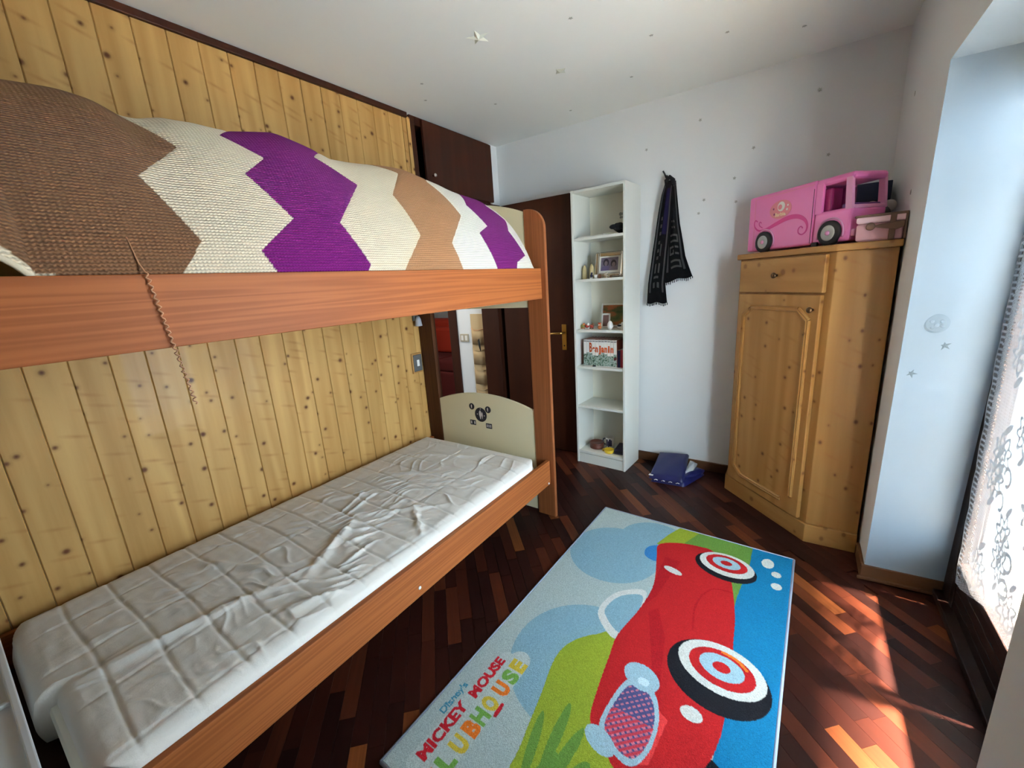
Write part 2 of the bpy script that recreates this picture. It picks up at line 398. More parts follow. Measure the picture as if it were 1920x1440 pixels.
# ------------------------------------------------------------------ French window, curtain, added balcony
WWOOD = wood('window_wood', S(22, 12, 9), S(40, 22, 16), (2, 2, 30), 0, None, .5, .1, 4.0, 0, bands=.3)
win = thing('window_1', None, None); tag(win, kind='structure')
fx0, fx1 = .608, .648
box('frame', (fx0, OY1T+.035, 0), (fx1+.02, OY1B+.03, OZ), WWOOD, win, .003)
box('frame', (fx0-.01, OY0, 0), (fx1+.02, OY0+.05, OZ), WWOOD, win, .003)
box('frame', (fx0-.01, OY0+.05, OZ-.05), (fx1+.02, OY1T+.035, OZ), WWOOD, win, .003)
GL = NT('window_glass')
gt = GL.n('BsdfTransparent'); gg = GL.n('BsdfGlossy', i_Roughness=.02); ms = GL.n('MixShader', i_0=.06, i_1=gt.outputs[0], i_2=gg.outputs[0])
GL.l(ms.outputs[0], GL.t.nodes['Material Output'].inputs[0]); GLASS = GL.m
ya, yb = OY0+.052, OY1T+.033; ym = (ya+yb)/2
for y0, y1 in ((ya, ym-.002), (ym+.002, yb)):
    for s0, s1 in ((y0, y0+.045), (y1-.035, y1)): box('stile', (fx0, s0, .03), (fx1, s1, OZ-.052), WWOOD, win, .004)
    box('rail', (fx0, y0+.045, OZ-.13), (fx1, y1-.035, OZ-.052), WWOOD, win, .004)
    box('rail', (fx0, y0+.045, .215), (fx1, y1-.035, .245), WWOOD, win, .004)
    for q in range(4): box('slat', (fx0+.006, y0+.045, .031+q*.046), (fx1-.004, y1-.035, .031+q*.046+.0435), WWOOD, win, .003)
    box('pane', (.610, y0+.044, .244), (.614, y1-.034, OZ-.129), GLASS, win)
box('threshold', (fx0-.03, OY0, 0), (xo+.02, OY1B+.02, .03), WWOOD, win, .004)
# balcony floor added to bounce sun; unseen slab above added to trim sun patch
CONC = plain('pale_concrete', S(196, 190, 178), .8, nz=.1, nsc=40)
bal = struct(box('floor_balcony', (xo, -3.5, -.20), (2.9, 6.5, -.03), CONC))
struct(box('added_sun_block_slab', (xo, -3.5, 2.62), (2.78, 6.5, 2.80), CONC))

# lace curtain: thread density drawn into a point attribute
def lace():
    ny, nz = 200, 470
    sy = np.linspace(0, .66, ny)[:, None]; t = np.linspace(0, 1, nz)[None, :]        # sy: distance from the far edge
    ztop = 2.0; zbot = np.interp(sy, [0, .05, .32, .40, .66], [.165, .17, .265, .27, .27])
    Z = zbot+(ztop-zbot)*t
    edge = 2.10+.085*np.clip((Z-.1)/1.0, 0, 1)**.8
    scal = .010*np.abs(np.sin(Z*math.pi/.16))
    Y = edge-sy*(edge-1.53)/.66+scal*np.exp(-sy/.03)
    X = .600+.002*np.sin(sy*26+Z*1.3)+.001*np.sin(sy*61-Z*.8)+0*t
    s = sy+0*t; z = Z
    d = np.full(s.shape, .50)
    net = ((np.abs((s*90) % 1-.5) < .25) | (np.abs((z*90) % 1-.5) < .25))*.16; d = d+net
    # edge: looped ladder, dotted net, dense band
    band = s < .036; cell = (np.abs(((z/.021) % 1)-.5)*2)
    d = np.where(band, np.where(cell > .62, .85, .25), d); d = np.where(s < .006, .8, d)
    w = .045+.014*np.sin(z*math.pi*2/.16)
    dots = ((np.abs((s*110) % 1-.5) < .22) & (np.abs((z*110+((s*110).astype(int) % 2)*.5) % 1-.5) < .22))
    d = np.where((s >= .036) & (s < w+.018), np.where(dots, .1, .7), d)
    b2 = (s >= .085) & (s < .112); d = np.where(b2, np.where(np.abs(((z/.012) % 1)-.5) < .3, .3, .75), d)
    # flowers
    r2 = random.Random(3)
    for i in range(52):
        cs = .20+.145*(i % 7)+r2.uniform(-.02, .02); cz = .34+.22*(i//7)+(.11 if i % 2 else 0)+r2.uniform(-.02, .02)
        q = (s-cs)**2+(z-cz)**2
        rr = np.sqrt(q); an = np.arctan2(z-cz, s-cs)+r2.uniform(0, 1)
        R = .052+.012*np.cos(an*8); d = np.where((np.abs(rr-R) < .0085), 1.0, d); d = np.where((np.abs(rr-.022-.004*np.cos(an*6)) < .0075), 1.0, d)
        cs2, cz2 = cs+.075, cz-.06; q = np.sqrt((s-cs2)**2+(z-cz2)**2); an2 = np.arctan2(z-cz2, s-cs2)
        d = np.where((np.abs(q-.028-.006*an2/3) < .0065) & (an2 > -1.8), 1.0, d)
        for sg in (-1, 1):
            lx = (s-cs-.01)*.7+(z-cz-sg*.085)*.7; ly = -(s-cs-.01)*.7+(z-cz-sg*.085)*.7
            d = np.where((lx/.03)**2+(ly/.011)**2 < 1, 1.0, d)
    d = np.where(t*(ztop-.2) < .03, np.where(dots, .15, .8), d)
    col = np.stack([d, d, d, np.ones_like(d)], -1)
    L = NT('lace'); at = L.n('VertexColor', layer_name='Col'); sepc = L.n('SeparateColor', i_Color=at.outputs[0])
    tr = L.n('BsdfTransparent'); tl = L.n('BsdfTranslucent', i_Color=(.9, .92, .95, 1)); df_ = L.n('BsdfDiffuse', i_Color=(.60, .66, .72, 1))
    m1 = L.n('MixShader', i_0=.015, i_1=df_.outputs[0], i_2=tl.outputs[0]); m2 = L.n('MixShader', i_0=sepc.outputs[0], i_1=tr.outputs[0], i_2=m1.outputs[0])
    L.l(m2.outputs[0], L.t.nodes['Material Output'].inputs[0])
    cu = thing('lace_curtain', 'white floral lace curtain with scalloped edge hanging over the glass door', 'curtain', (.600, 1.6, .17))
    o = gridmesh('cloth', X-.600, Y-1.6, Z-.17, L.m, cu, col)
    tube('rod', [(-.001, -.10, 1.835), (-.001, .55, 1.835)], .004, STEEL, cu, 10)
lace()

# ------------------------------------------------------------------ bunk bed
bed = thing('bunk_bed', 'cherry and cream wooden bunk bed along the pine wall', 'bunk bed', (-1.66, 1.0, 0))
O = Vector((-1.66, 1.0, 0))
def bb(n, lo, hi, m, par=bed, bev=.003): return box(n, Vector(lo)-O, Vector(hi)-O, m, par, bev)
XF = -1.17
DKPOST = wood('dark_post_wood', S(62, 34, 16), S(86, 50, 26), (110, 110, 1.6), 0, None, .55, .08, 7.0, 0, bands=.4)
def postpoly(x0, x1, top, rad, right=True):
    p = [(x0, 0), (x1, 0)]; 
    arc = [(x1-rad+rad*math.sin(a), top-rad*1.05+rad*1.05*math.cos(a)) for a in np.linspace(math.pi/2, 0, 12)]
    return p+arc+[(x0, top)]
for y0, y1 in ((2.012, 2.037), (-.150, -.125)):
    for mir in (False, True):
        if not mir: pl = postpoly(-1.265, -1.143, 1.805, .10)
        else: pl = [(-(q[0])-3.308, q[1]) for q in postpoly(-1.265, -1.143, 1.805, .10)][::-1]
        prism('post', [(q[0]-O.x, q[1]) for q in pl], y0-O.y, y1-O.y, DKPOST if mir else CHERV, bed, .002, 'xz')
def arch(z0, ze, za, x0=-2.043, x1=-1.265):
    return [(x0, z0), (x1, z0)]+[(x, ze+(za-ze)*(1-((x-(x0+x1)/2)/((x1-x0)/2))**2)) for x in np.linspace(x1, x0, 21)]
pan = prism('end_panel', [(a-O.x, b) for a, b in arch(.02, .675, .745)], 2.016-O.y, 2.033-O.y, CREAM, bed, .003, 'xz')
pan['label'] = 'cream lower end panel with arched top'
prism('end_panel', [(a-O.x, b) for a, b in arch(1.288, 1.795, 1.875)], 2.016-O.y, 2.033-O.y, CREAM, bed, .003, 'xz')
prism('end_panel', [(a-O.x, b) for a, b in arch(1.288, 1.795, 1.875)], -.146-O.y, -.129-O.y, CREAM, bed, .003, 'xz')
for z0, z1 in ((1.335, 1.497), (.222, .374)):
    rl_ = bb('side_rail', (XF-.025, -.125, z0), (XF, 2.012, z1), CHER, bed, .0025)
    bb('side_rail', (XL+.012, -.125, z0), (XL+.034, 2.012, z1), CHER, bed, .0025)
    bb('bed_base', (XL+.036, -.06, z0+.01), (XF-.027, 2.0, z0+.028), DARK, bed, .002)
    if z0 < 1:
        lathe('screw_cap', [(.007, 0), (.007, .002), (.003, .003)], WHITEP, rl_, Vector((XF, .93, .262))-O, 12, Matrix.Rotation(math.pi/2, 3, 'Y'))
        lathe('screw_cap', [(.006, 0), (.006, .002), (.003, .003)], WHITEP, rl_, Vector((XF, 1.99, .233))-O, 12, Matrix.Rotation(math.pi/2, 3, 'Y'))
NAVY = plain('navy_print', S(28, 28, 40), .5); PALE = plain('pale_print', S(206, 196, 190), .5)
RXm = Matrix.Rotation(math.pi/2, 3, 'X')
yd = 2.016-O.y
for (x, z, r) in ((-1.68, .598, .049), (-1.752, .648, .022), (-1.617, .640, .023)):
    dd = lathe('decal', [(r, 0), (r, .0012)], NAVY, pan, (x-O.x, yd, z), 28, RXm, False)
    k = r/.049
    pl = [(-.006, -.6), (.006, -.6), (.010, -.35), (.022, .0), (.018, .40), (.0, .62), (-.018, .40), (-.022, 0), (-.010, -.35)]
    prism('motif', [(x-O.x-.004*k+a*.45*k, z+b*.050*k) for a, b in pl], yd-.0018, yd-.0012, PALE, dd, 0, 'xz')
    if r > .03:
        prism('motif', [(x-O.x+.012+a*.22*k, z-.004+b*.04*k) for a, b in pl], yd-.0018, yd-.0012, PALE, dd, 0, 'xz')
        for sx, sz in ((-.028, .002), (.030, -.004), (0, .040)): lathe('motif', [(.004, 0), (.004, .0006)], PALE, dd, (x-O.x+sx, yd-.0012, z+sz), 6, RXm, False)
for (x, z, nb) in ((-1.752, .536, 2), (-1.618, .528, 3)):
    dd = box('decal', (x-O.x-.024, yd-.0012, z-.017), (x-O.x+.024, yd, z+.017), NAVY, pan)
    for q in range(nb):
        cx = x-O.x-.014+q*.028/(nb-1)
        box('motif', (cx-.0035, yd-.0018, z-.009), (cx+.0035 if nb == 3 else cx+.006, yd-.0012, z+.010), PALE, dd)

# lower mattress with rumpled quilted cover
def smooth_noise(X, Y, seeds):
    o = np.zeros_like(X)
    for fx, fy, ph, a in seeds: o += a*np.sin(fx*X+fy*Y+ph)
    return o
def mattress():
    x0, x1, y0, y1, zt, zb = -2.128, -1.196, -.035, 1.935, .408, .262
    nu, nv = 300, 560
    # cross parameter wraps from bottom edge over the top to the other bottom edge
    side = .13
    su = np.linspace(-side, (x1-x0)+side, nu)[:, None]; sv = np.linspace(-side, (y1-y0)+side, nv)[None, :]
    Uc = np.clip(su, 0, x1-x0)+0*sv; Vc = np.clip(sv, 0, y1-y0)+0*su
    drop = np.maximum(np.maximum(-su, su-(x1-x0)), 0)+0*sv; drop2 = np.maximum(np.maximum(-sv, sv-(y1-y0)), 0)+0*su
    dr = np.maximum(drop, drop2)
    X = x0+Uc; Y = y0+Vc
    W_, L_ = x1-x0, y1-y0
    ed = np.minimum(np.minimum(Uc, W_-Uc), np.minimum(Vc, L_-Vc)); 
    rnd = .04; top = zt+.012*np.sin(np.pi*Uc/W_)*np.sin(np.pi*Vc/L_)**.5 - np.where(ed < rnd, rnd*(1-np.sqrt(np.clip(1-(1-ed/rnd)**2, 0, 1)))*.7, 0)
    # corners rounded in plan
    cr = .11
    for cx, sx in ((0, 1), (W_, -1)):
        for cy, sy_ in ((0, 1), (L_, -1)):
            a = (cr-(Uc-cx)*sx); b = (cr-(Vc-cy)*sy_); m_ = (a > 0) & (b > 0); r = np.hypot(a, b); k = np.where(m_ & (r > cr), cr/np.maximum(r, 1e-6), 1)
            X = np.where(m_, x0+cx+sx*(cr-a*k), X); Y = np.where(m_, y0+cy+sy_*(cr-b*k), Y)
    # wrinkles: ridged folds radiating around two gathered spots
    wr_ = np.zeros_like(X)
    wa = .05*np.sin(7.3*X+5.1*Y)+.035*np.sin(13.7*Y-9.1*X+1.3)+.02*np.sin(29*X+17*Y+.7); wb = .05*np.sin(6.1*Y-8.7*X+2.0)+.03*np.sin(15.3*X+11*Y)
    for (gx, gy, rx_, ry_, ang, lam, amp) in ((-1.50, .80, .26, .30, .9, .085, .015), (-1.70, 1.08, .26, .24, .35, .075, .010), (-1.36, .55, .18, .26, 1.25, .07, .011), (-1.45, 1.30, .22, .26, .7, .08, .009), (-1.42, 1.66, .24, .22, .2, .09, .009), (-1.80, 1.62, .25, .28, -.3, .08, .006), (-1.55, .18, .30, .22, .5, .11, .007), (-1.90, .50, .2, .35, .8, .10, .005)):
        ca, sa = math.cos(ang), math.sin(ang); u_ = (X-gx)*ca-(Y-gy)*sa+wa; w_ = (X-gx)*sa+(Y-gy)*ca+wb
        rid = 1-np.abs(np.sin(math.pi*u_/lam)); mask = np.exp(-((X-gx)/rx_)**2-((Y-gy)/ry_)**2)*(.55+.45*np.sin(w_*21+gx*9)); wr_ += 1.35*amp*np.clip(mask, 0, 1)*rid**4
    # long diagonal folds
    for (ax, ay, bx_, by, wd, amp) in ((-1.98, .40, -1.42, .66, .018, .014), (-1.60, -.02, -1.46, .62, .022, .016), (-1.42, .62, -1.60, .98, .02, .018), (-1.6, .98, -1.30, 1.28, .016, .012), (-1.95, .95, -1.66, 1.2, .016, .010), (-1.9, 1.35, -1.4, 1.55, .012, .008), (-2.0, 1.6, -1.5, 1.78, .012, .008), (-1.34, .45, -1.22, .72, .018, .014), (-1.45, 1.18, -1.22, 1.02, .014, .012)):
        ddx, ddy = bx_-ax, by-ay; L2 = ddx*ddx+ddy*ddy; tt = np.clip(((X-ax)*ddx+(Y-ay)*ddy)/L2, 0, 1)
        ds = np.hypot(X-ax-tt*ddx, Y-ay-tt*ddy)+.006*np.sin(tt*17); wr_ += amp*np.exp(-(ds/wd)**2)*np.sin(np.pi*np.clip(tt*.9+.05, 0, 1))
    notch = np.clip((X+1.64)/.02, 0, 1)*np.clip(1-Vc/.16, 0, 1); Y = Y+.042*notch
    fine = .4*smooth_noise(X, Y, [(18, 120, .4, .0007), (-32, 173, 1.4, .0006), (61, 23, .3, .0011), (-47, 71, 1.0, .0010), (29, 113, 2.2, .0009), (97, -51, .1, .0008), (133, 40, .9, .0006), (15, 150, .2, .0006)])
    fade = np.clip(ed/.05, .25, 1)
    # quilting seams across (every 12.5 cm) and three lengthwise
    wob = .006*np.sin(9*X+3*Y); cq = np.abs(((Y+wob+.03)/.125) % 1-.5)*.125; lq = np.abs(((X+.02*np.sin(3*Y))/.235+.25) % 1-.5)*.235
    cq = .0625-cq; lq = .1175-lq
    quilt = .0060*(1-np.exp(-(cq/.006)**2))+.0030*(1-np.exp(-(lq/.007)**2))
    Z = top+(wr_+fine+quilt)*fade
    Z = Z-dr
    bul = np.where(dr > 0, np.sin(np.clip(dr/side, 0, 1)*math.pi)*.012, 0)
    outx = np.where(drop >= drop2, np.sign(su-W_/2)+0*sv, 0)*np.where(dr > 0, 1, 0); outy = np.where(drop2 > drop, np.sign(sv-L_/2)+0*su, 0)*np.where(dr > 0, 1, 0)
    X = X+outx*bul*.5; Y = Y+outy*bul
    SH = NT('white_quilted_sheet'); tc = SH.n('TexCoord'); no = SH.n('TexNoise', i_Vector=tc.outputs['Object'], i_Scale=75.0, i_Detail=6.0, i_Roughness=.7, i_Distortion=2.0)
    mpv = SH.n('VectorMath', operation='MULTIPLY'); SH.l(tc.outputs['Object'], mpv.inputs[0]); mpv.inputs[1].default_value = (95, 16, 30); n2 = SH.n('TexNoise', i_Vector=mpv.outputs[0], i_Scale=1.0, i_Detail=4.0, i_Roughness=.6, i_Distortion=.6)
    SH.bump(SH.math('ADD', SH.math('MULTIPLY', no.outputs[0], .5), n2.outputs[0]), .45, .004); SH.b.inputs['Sheen Weight'].default_value = .2; SH.set(Base_Color=S(216, 211, 202), Roughness=.75)
    m = thing('mattress', 'white quilted rumpled mattress on the lower bunk', 'mattress', ((x0+x1)/2, (y0+y1)/2, .25))
    gridmesh('quilted_cover', X-(x0+x1)/2, Y-(y0+y1)/2, np.maximum(Z, zb+.0)-.25, SH.m, m)
    box('core', (x0+.02-(x0+x1)/2, y0+.02-(y0+y1)/2, .001), (x1-.02-(x0+x1)/2, y1-.02-(y0+y1)/2, .12), LAMB, m, .02)
mattress()
um = thing('mattress', 'white mattress on the upper bunk beneath the knitted blanket', 'mattress', (-1.66, 1.0, 1.364))
box('cover', (-.47, -1.05, 0), (.46, .99, .128), plain('white_sheet', S(214, 220, 224), .8), um, .03, 3)

# ------------------------------------------------------------------ zigzag knitted blanket
KY = [-.1, .24, .32, .37, .413, .455, .504, .577, .67, .795, .896, .97, 1.15, 1.327, 1.497, 1.75, 1.836, 1.905, 1.944, 1.965]
KH = [.41, .42, .425, .42, .40, .405, .426, .435, .432, .448, .426, .406, .415, .429, .418, .37, .34, .31, .24, .0]
def blanket():
    nu, nv = 300, 520
    tt = np.linspace(0, 1, nu)**1.6; T = tt[:, None]; Y = np.linspace(.03, 1.972, nv)[None, :]
    T = T+0*Y; Y = Y+0*T
    Hh = np.interp(Y, KY, KH)
    ker = np.hanning(15); ker /= ker.sum(); Hh = np.apply_along_axis(lambda r: np.convolve(np.pad(r, 7, mode='edge'), ker, 'valid'), 1, Hh)
    s_ = np.clip(T/.3, 0, 1); g = (1-(1-s_)**2)**.6*(1-.2*np.clip((T-.75)/.25, 0, 1)**2)
    X = -1.185-.945*T; Z = 1.487+Hh*g
    Z += smooth_noise(X, Y, [(9, 7, .2, .006), (-6, 13, 1.2, .005), (17, 5, 2.5, .003)])*np.clip(g*2, 0, 1)
    # the near lower corner lifts away from the rail
    lift = np.clip(1-((Y-.03)/.13)**2, 0, 1)**.7*np.clip(Y < .16, 0, 1)
    Z += .075*lift*np.exp(-T/.03); X += .012*lift*np.exp(-T/.03)
    v = (Z-1.485)+(-1.185-X)
    B = [[(-.05, .35), (.1, .451), (.285, .373), (.43, .483), (.62, .40), (.8, .49), (.97, .40), (1.15, .49)],
         [(-.05, .64), (.076, .58), (.19, .697), (.352, .613), (.449, .694), (.555, .61), (.72, .70), (.9, .61), (1.1, .7)],
         [(-.05, .86), (.037, .919), (.189, .845), (.402, .987), (.512, .864), (.68, .97), (.85, .86), (1.05, .97)],
         [(.017, 1.062), (.168, 1.183), (.383, 1.132), (.578, 1.254), (.7, 1.14), (.9, 1.25), (1.1, 1.14)],
         [(-.04, 1.40), (.025, 1.379), (.138, 1.345), (.303, 1.47), (.546, 1.396), (.7, 1.48), (.9, 1.38), (1.1, 1.48)],
         [(.024, 1.625), (.207, 1.556), (.262, 1.645), (.406, 1.568), (.6, 1.65), (.8, 1.56), (1.0, 1.65)],
         [(-.02, 1.78), (.047, 1.803), (.09, 1.896), (.255, 1.818), (.36, 1.87), (.454, 1.766), (.65, 1.86), (.85, 1.77)]]
    BR, CR, PU, TA, WH = S(132, 94, 66), S(236, 218, 188), S(121, 23, 112), S(183, 133, 93), S(240, 232, 216)
    cols = [BR, CR, PU, CR, TA, WH, PU, WH]
    C = np.zeros(T.shape+(4,)); C[:] = cols[0]
    seam = np.full(T.shape, 9.0)
    for i, b in enumerate(B):
        yb_ = np.interp(v, [q[0] for q in b], [q[1] for q in b]); C[Y > yb_] = cols[i+1]; seam = np.minimum(seam, np.abs(Y-yb_))
    C[(Y < .22) & ((Z-1.487) < .075*lift+.020*np.clip((.24-Y)/.1, 0, 1))] = CR
    # fold seam near the head end
    Z = Z-.004*np.exp(-(seam/.006)**2)
    X2, Y2, Z2 = X, Y, Z
    K = NT('knit'); at = K.n('VertexColor', layer_name='Col'); uvn = K.n('TexCoord')
    ma = K.n('Mapping'); K.l(uvn.outputs['UV'], ma.inputs[0]); ma.inputs['Scale'].default_value = (150, 330, 1)
    sx = K.n('SeparateXYZ', i_Vector=ma.outputs[0])
    gp = K.n('NewGeometry'); sp = K.n('SeparateXYZ', i_Vector=gp.outputs['Position'])
    vv = K.math('ADD', K.math('SUBTRACT', sp.outputs[2], 1.485), K.math('MULTIPLY', K.math('ADD', sp.outputs[0], 1.185), -1.0))
    h1 = K.math('SINE', K.math('MULTIPLY', K.math('ADD', vv, K.math('MULTIPLY', K.math('SINE', K.math('MULTIPLY', sp.outputs[1], 700.0)), .0008)), 720.0))
    h2 = K.math('SINE', K.math('MULTIPLY', sp.outputs[1], 700.0))
    nz_ = K.n('TexNoise', i_Vector=gp.outputs['Position'], i_Scale=220.0, i_Detail=3.0)
    hh = K.math('ADD', K.math('ADD', h1, K.math('MULTIPLY', h2, .35)), nz_.outputs[0])
    K.bump(hh, .8, .0022)
    dk = K.mix(K.math('MULTIPLY', K.math('SUBTRACT', .55, h1), .22), at.outputs[0], (.02, .012, .01, 1), 'MIX')
    K.b.inputs['Sheen Weight'].default_value = .05; K.set(Base_Color=dk, Roughness=.95); K.b.inputs['Specular IOR Level'].default_value = .1
    bl = thing('knitted_blanket', 'knitted zigzag blanket in brown, cream and purple heaped over the upper bunk', 'blanket', (-1.66, 1.0, 1.487))
    o = gridmesh('knit', X2+1.66, Y2-1.0, Z2-1.487, K.m, bl, C)
    md = o.modifiers.new('thick', 'SOLIDIFY'); md.thickness = .006; md.offset = -1
    # pulled yarn hanging over the rail
    pts = [(-1.190, .312, 1.575), (-1.178, .318, 1.52), (-1.166, .322, 1.500)]
    for i in range(90):
        t = i/89; z = 1.497-t*.30; pts.append((-1.1635+.003*math.sin(i*1.9), .322+.05*t*.6+.0035*math.cos(i*1.5), z))
    tube('loose_yarn', [(a+1.66, b-1.0, c-1.487) for a, b, c in pts], .0018, plain('tan_yarn', S(170, 122, 88), .9), bl, 6)
    tube('hem', [(p[0]+1.66+.004, p[1]-1.0, p[2]-1.487) for p in [(X2[0, j], Y2[0, j], Z2[0, j]) for j in range(0, 45, 3)]], .006, plain('cream_hem', S(206, 192, 166), .95, nz=.4, nsc=300), bl, 8)
blanket()

# ------------------------------------------------------------------ printed rug
def text_tris(s, size=1.0, bold=0.0):
    cu = bpy.data.curves.new('txt', 'FONT'); cu.body = s; cu.size = size; cu.offset = bold; cu.resolution_u = 6
    ob = bpy.data.objects.new('txt', cu); COL.objects.link(ob); bpy.context.view_layer.update()
    me = ob.to_mesh(); me.calc_loop_triangles(); V = np.array([v.co[:2] for v in me.vertices]).reshape(-1, 2)
    T = [tuple(t.vertices) for t in me.loop_triangles]; ob.to_mesh_clear(); bpy.data.objects.remove(ob); bpy.data.curves.remove(cu)
    return V, T
def rug():
    Wd, Ld, st = .992, 1.722, .0025
    na, nb = int(Wd/st)+1, int(Ld/st)+1
    A_, B_ = np.meshgrid(np.linspace(0, Wd, na), np.linspace(0, Ld, nb), indexing='ij')
    C = np.zeros((na, nb, 4)); C[:] = S(172, 190, 190)
    def put(mask, col): C[mask] = col
    def el(ca, cb, ra_, rb_, ang=0):
        c, s = math.cos(ang), math.sin(ang); x, y = A_-ca, B_-cb
        return ((x*c+y*s)/ra_)**2+((-x*s+y*c)/rb_)**2 < 1
    def pg(pts):
        m = np.zeros(A_.shape, bool); n = len(pts); j = n-1
        for i in range(n):
            (xi, yi), (xj, yj) = pts[i], pts[j]
            if yi != yj:
                m ^= ((yi > B_) != (yj > B_)) & (A_ < (xj-xi)*(B_-yi)/(yj-yi)+xi)
            j = i
        return m
    def line(pts, w):
        m = np.zeros(A_.shape, bool)
        for (a, b), (c, d) in zip(pts[:-1], pts[1:]):
            dx, dy = c-a, d-b; L2 = dx*dx+dy*dy+1e-12; t = np.clip(((A_-a)*dx+(B_-b)*dy)/L2, 0, 1); m |= np.hypot(A_-a-t*dx, B_-b-t*dy) < w
        return m
    LB, YG, GR, BLU, RED, DRED, PALEB, BLK, WHT = S(132, 172, 190), S(146, 166, 48), S(100, 144, 62), S(0, 115, 165), S(177, 25, 31), S(164, 14, 27), S(158, 193, 210), S(18, 20, 29), S(210, 214, 210)
    put(el(.22, .40, .23, .23), LB); put(el(.36, .20, .18, .18), LB); put(el(.38, 1.07, .29, .29), LB)
    # hills
    put(pg(crom([(.46, .88), (.36, .93), (.29, 1.02), (.275, 1.12), (.305, 1.267), (.325, 1.375), (.346, 1.516), (.35, 1.9), (.9, 1.9), (.7, 1.2)])), YG)
    put(pg([(.385, .21), (.416, .097), (.458, -.01), (.56, -.01), (.56, .3)]), YG); put(pg([(.56, -.01), (.85, -.01), (.83, .75), (.5, .75), (.50, .16)]), GR)
    for (a, b, ra_, rb_, an) in ((.37, 1.42, .016, .11, -.25), (.42, 1.36, .018, .12, -.1), (.47, 1.42, .02, .13, .1), (.44, 1.52, .03, .12, .05), (.52, 1.47, .03, .10, .2)): put(el(a, b, ra_, rb_, an), GR)
    put(pg([(.355, 1.55), (.40, 1.50), (.47, 1.55), (.55, 1.45), (.62, 1.38), (.75, 1.30), (.9, 1.2), (.9, 1.8), (.355, 1.8)]), GR)
    # river
    put(pg(crom([(.835, -.05), (1.05, -.05), (1.05, 1.9), (.80, 1.9), (.845, 1.40), (.84, 1.1), (.83, .75), (.799, .5), (.818, .179)])), BLU)
    for (a, b, r1, r2) in ((.89, .10, .026, .038), (.93, .17, .02, .022), (.937, .257, .021, .024)): put(el(a, b, r1, r2), WHT)
    # windscreen and seat of the open car
    put(pg(crom([(.46, .60), (.36, .64), (.315, .74), (.33, .84), (.45, .90)])), WHT); put(pg(crom([(.455, .635), (.375, .665), (.34, .745), (.35, .815), (.45, .865)])), LB)
    put(pg(crom([(.43, .22), (.375, .235), (.35, .28), (.365, .34), (.43, .35)])), S(48, 124, 190))
    # far front wheel, then body
    put(el(.80, 1.25, .10, .085, -.5), BLK); put(el(.775, 1.265, .085, .06, -.5), PALEB)
    car = crom([(.397, .214), (.478, .15), (.584, .125), (.66, .14), (.747, .286), (.778, .379), (.812, .55), (.825, .676), (.84, .8), (.85, .95), (.851, 1.04), (.848, 1.097), (.832, 1.188), (.78, 1.27), (.70, 1.33), (.606, 1.344), (.543, 1.281), (.488, 1.255), (.463, 1.139), (.446, 1.0), (.435, .884), (.463, .7), (.466, .52), (.418, .321)])
    cm = pg(car); put(cm, RED)
    put(cm & pg([(.50, .70), (.53, .66), (.60, .80), (.64, 1.0), (.62, 1.02), (.56, .86)]), DRED); put(cm & line(crom([(.79, .40), (.70, .42), (.66, .55), (.68, .70)], closed=False), .004), DRED)
    put(cm & pg([(.455, .30), (.53, .30), (.50, .60), (.47, .68)]), DRED); put(cm & pg([(.66, 1.1), (.70, 1.12), (.69, 1.28), (.66, 1.30)]), S(222, 62, 64))
    # wheels
    put(el(.722, .232, .138, .098, .15), BLK); put(el(.724, .210, .122, .086, .1), WHT); put(el(.723, .202, .093, .062, .1), RED); put(el(.722, .198, .063, .041, .1), PALEB); put(el(.722, .198, .026, .018), RED)
    put(el(.800, .868, .172, .146, .2), BLK); put(el(.806, .828, .148, .108, .12), WHT); put(el(.808, .828, .112, .080, .12), RED); put(el(.808, .823, .076, .054, .12), PALEB); put(el(.808, .823, .030, .023), RED)
    put(line(crom([(.80, .752), (.85, .762), (.885, .79)], closed=False), .006), S(232, 120, 40))
    # grille and lamps
    gr = crom([(.552, 1.071), (.621, 1.066), (.661, 1.13), (.67, 1.214), (.652, 1.281), (.615, 1.295), (.545, 1.262), (.53, 1.198)])
    ce = gr.mean(0); put(pg((gr-ce)*1.2+ce), PALEB); gm = pg(gr); put(gm, S(74, 78, 128))
    ha = ((A_+B_)*40) % 1; hb = ((A_-B_)*40) % 1; put(gm & (ha < .35) & (hb < .6), S(206, 120, 140)); put(gm & (ha > .5) & (B_ > 1.17), S(196, 60, 78))
    put(el(.578, 1.015, .066, .05, .3), PALEB); put(el(.54, 1.295, .056, .034, .35), PALEB); put(el(.59, 1.03, .02, .016), S(200, 226, 236))
    put(el(.758, 1.057, .035, .026, .1), WHT); put(el(.516, .384, .046, .019, .25), WHT)
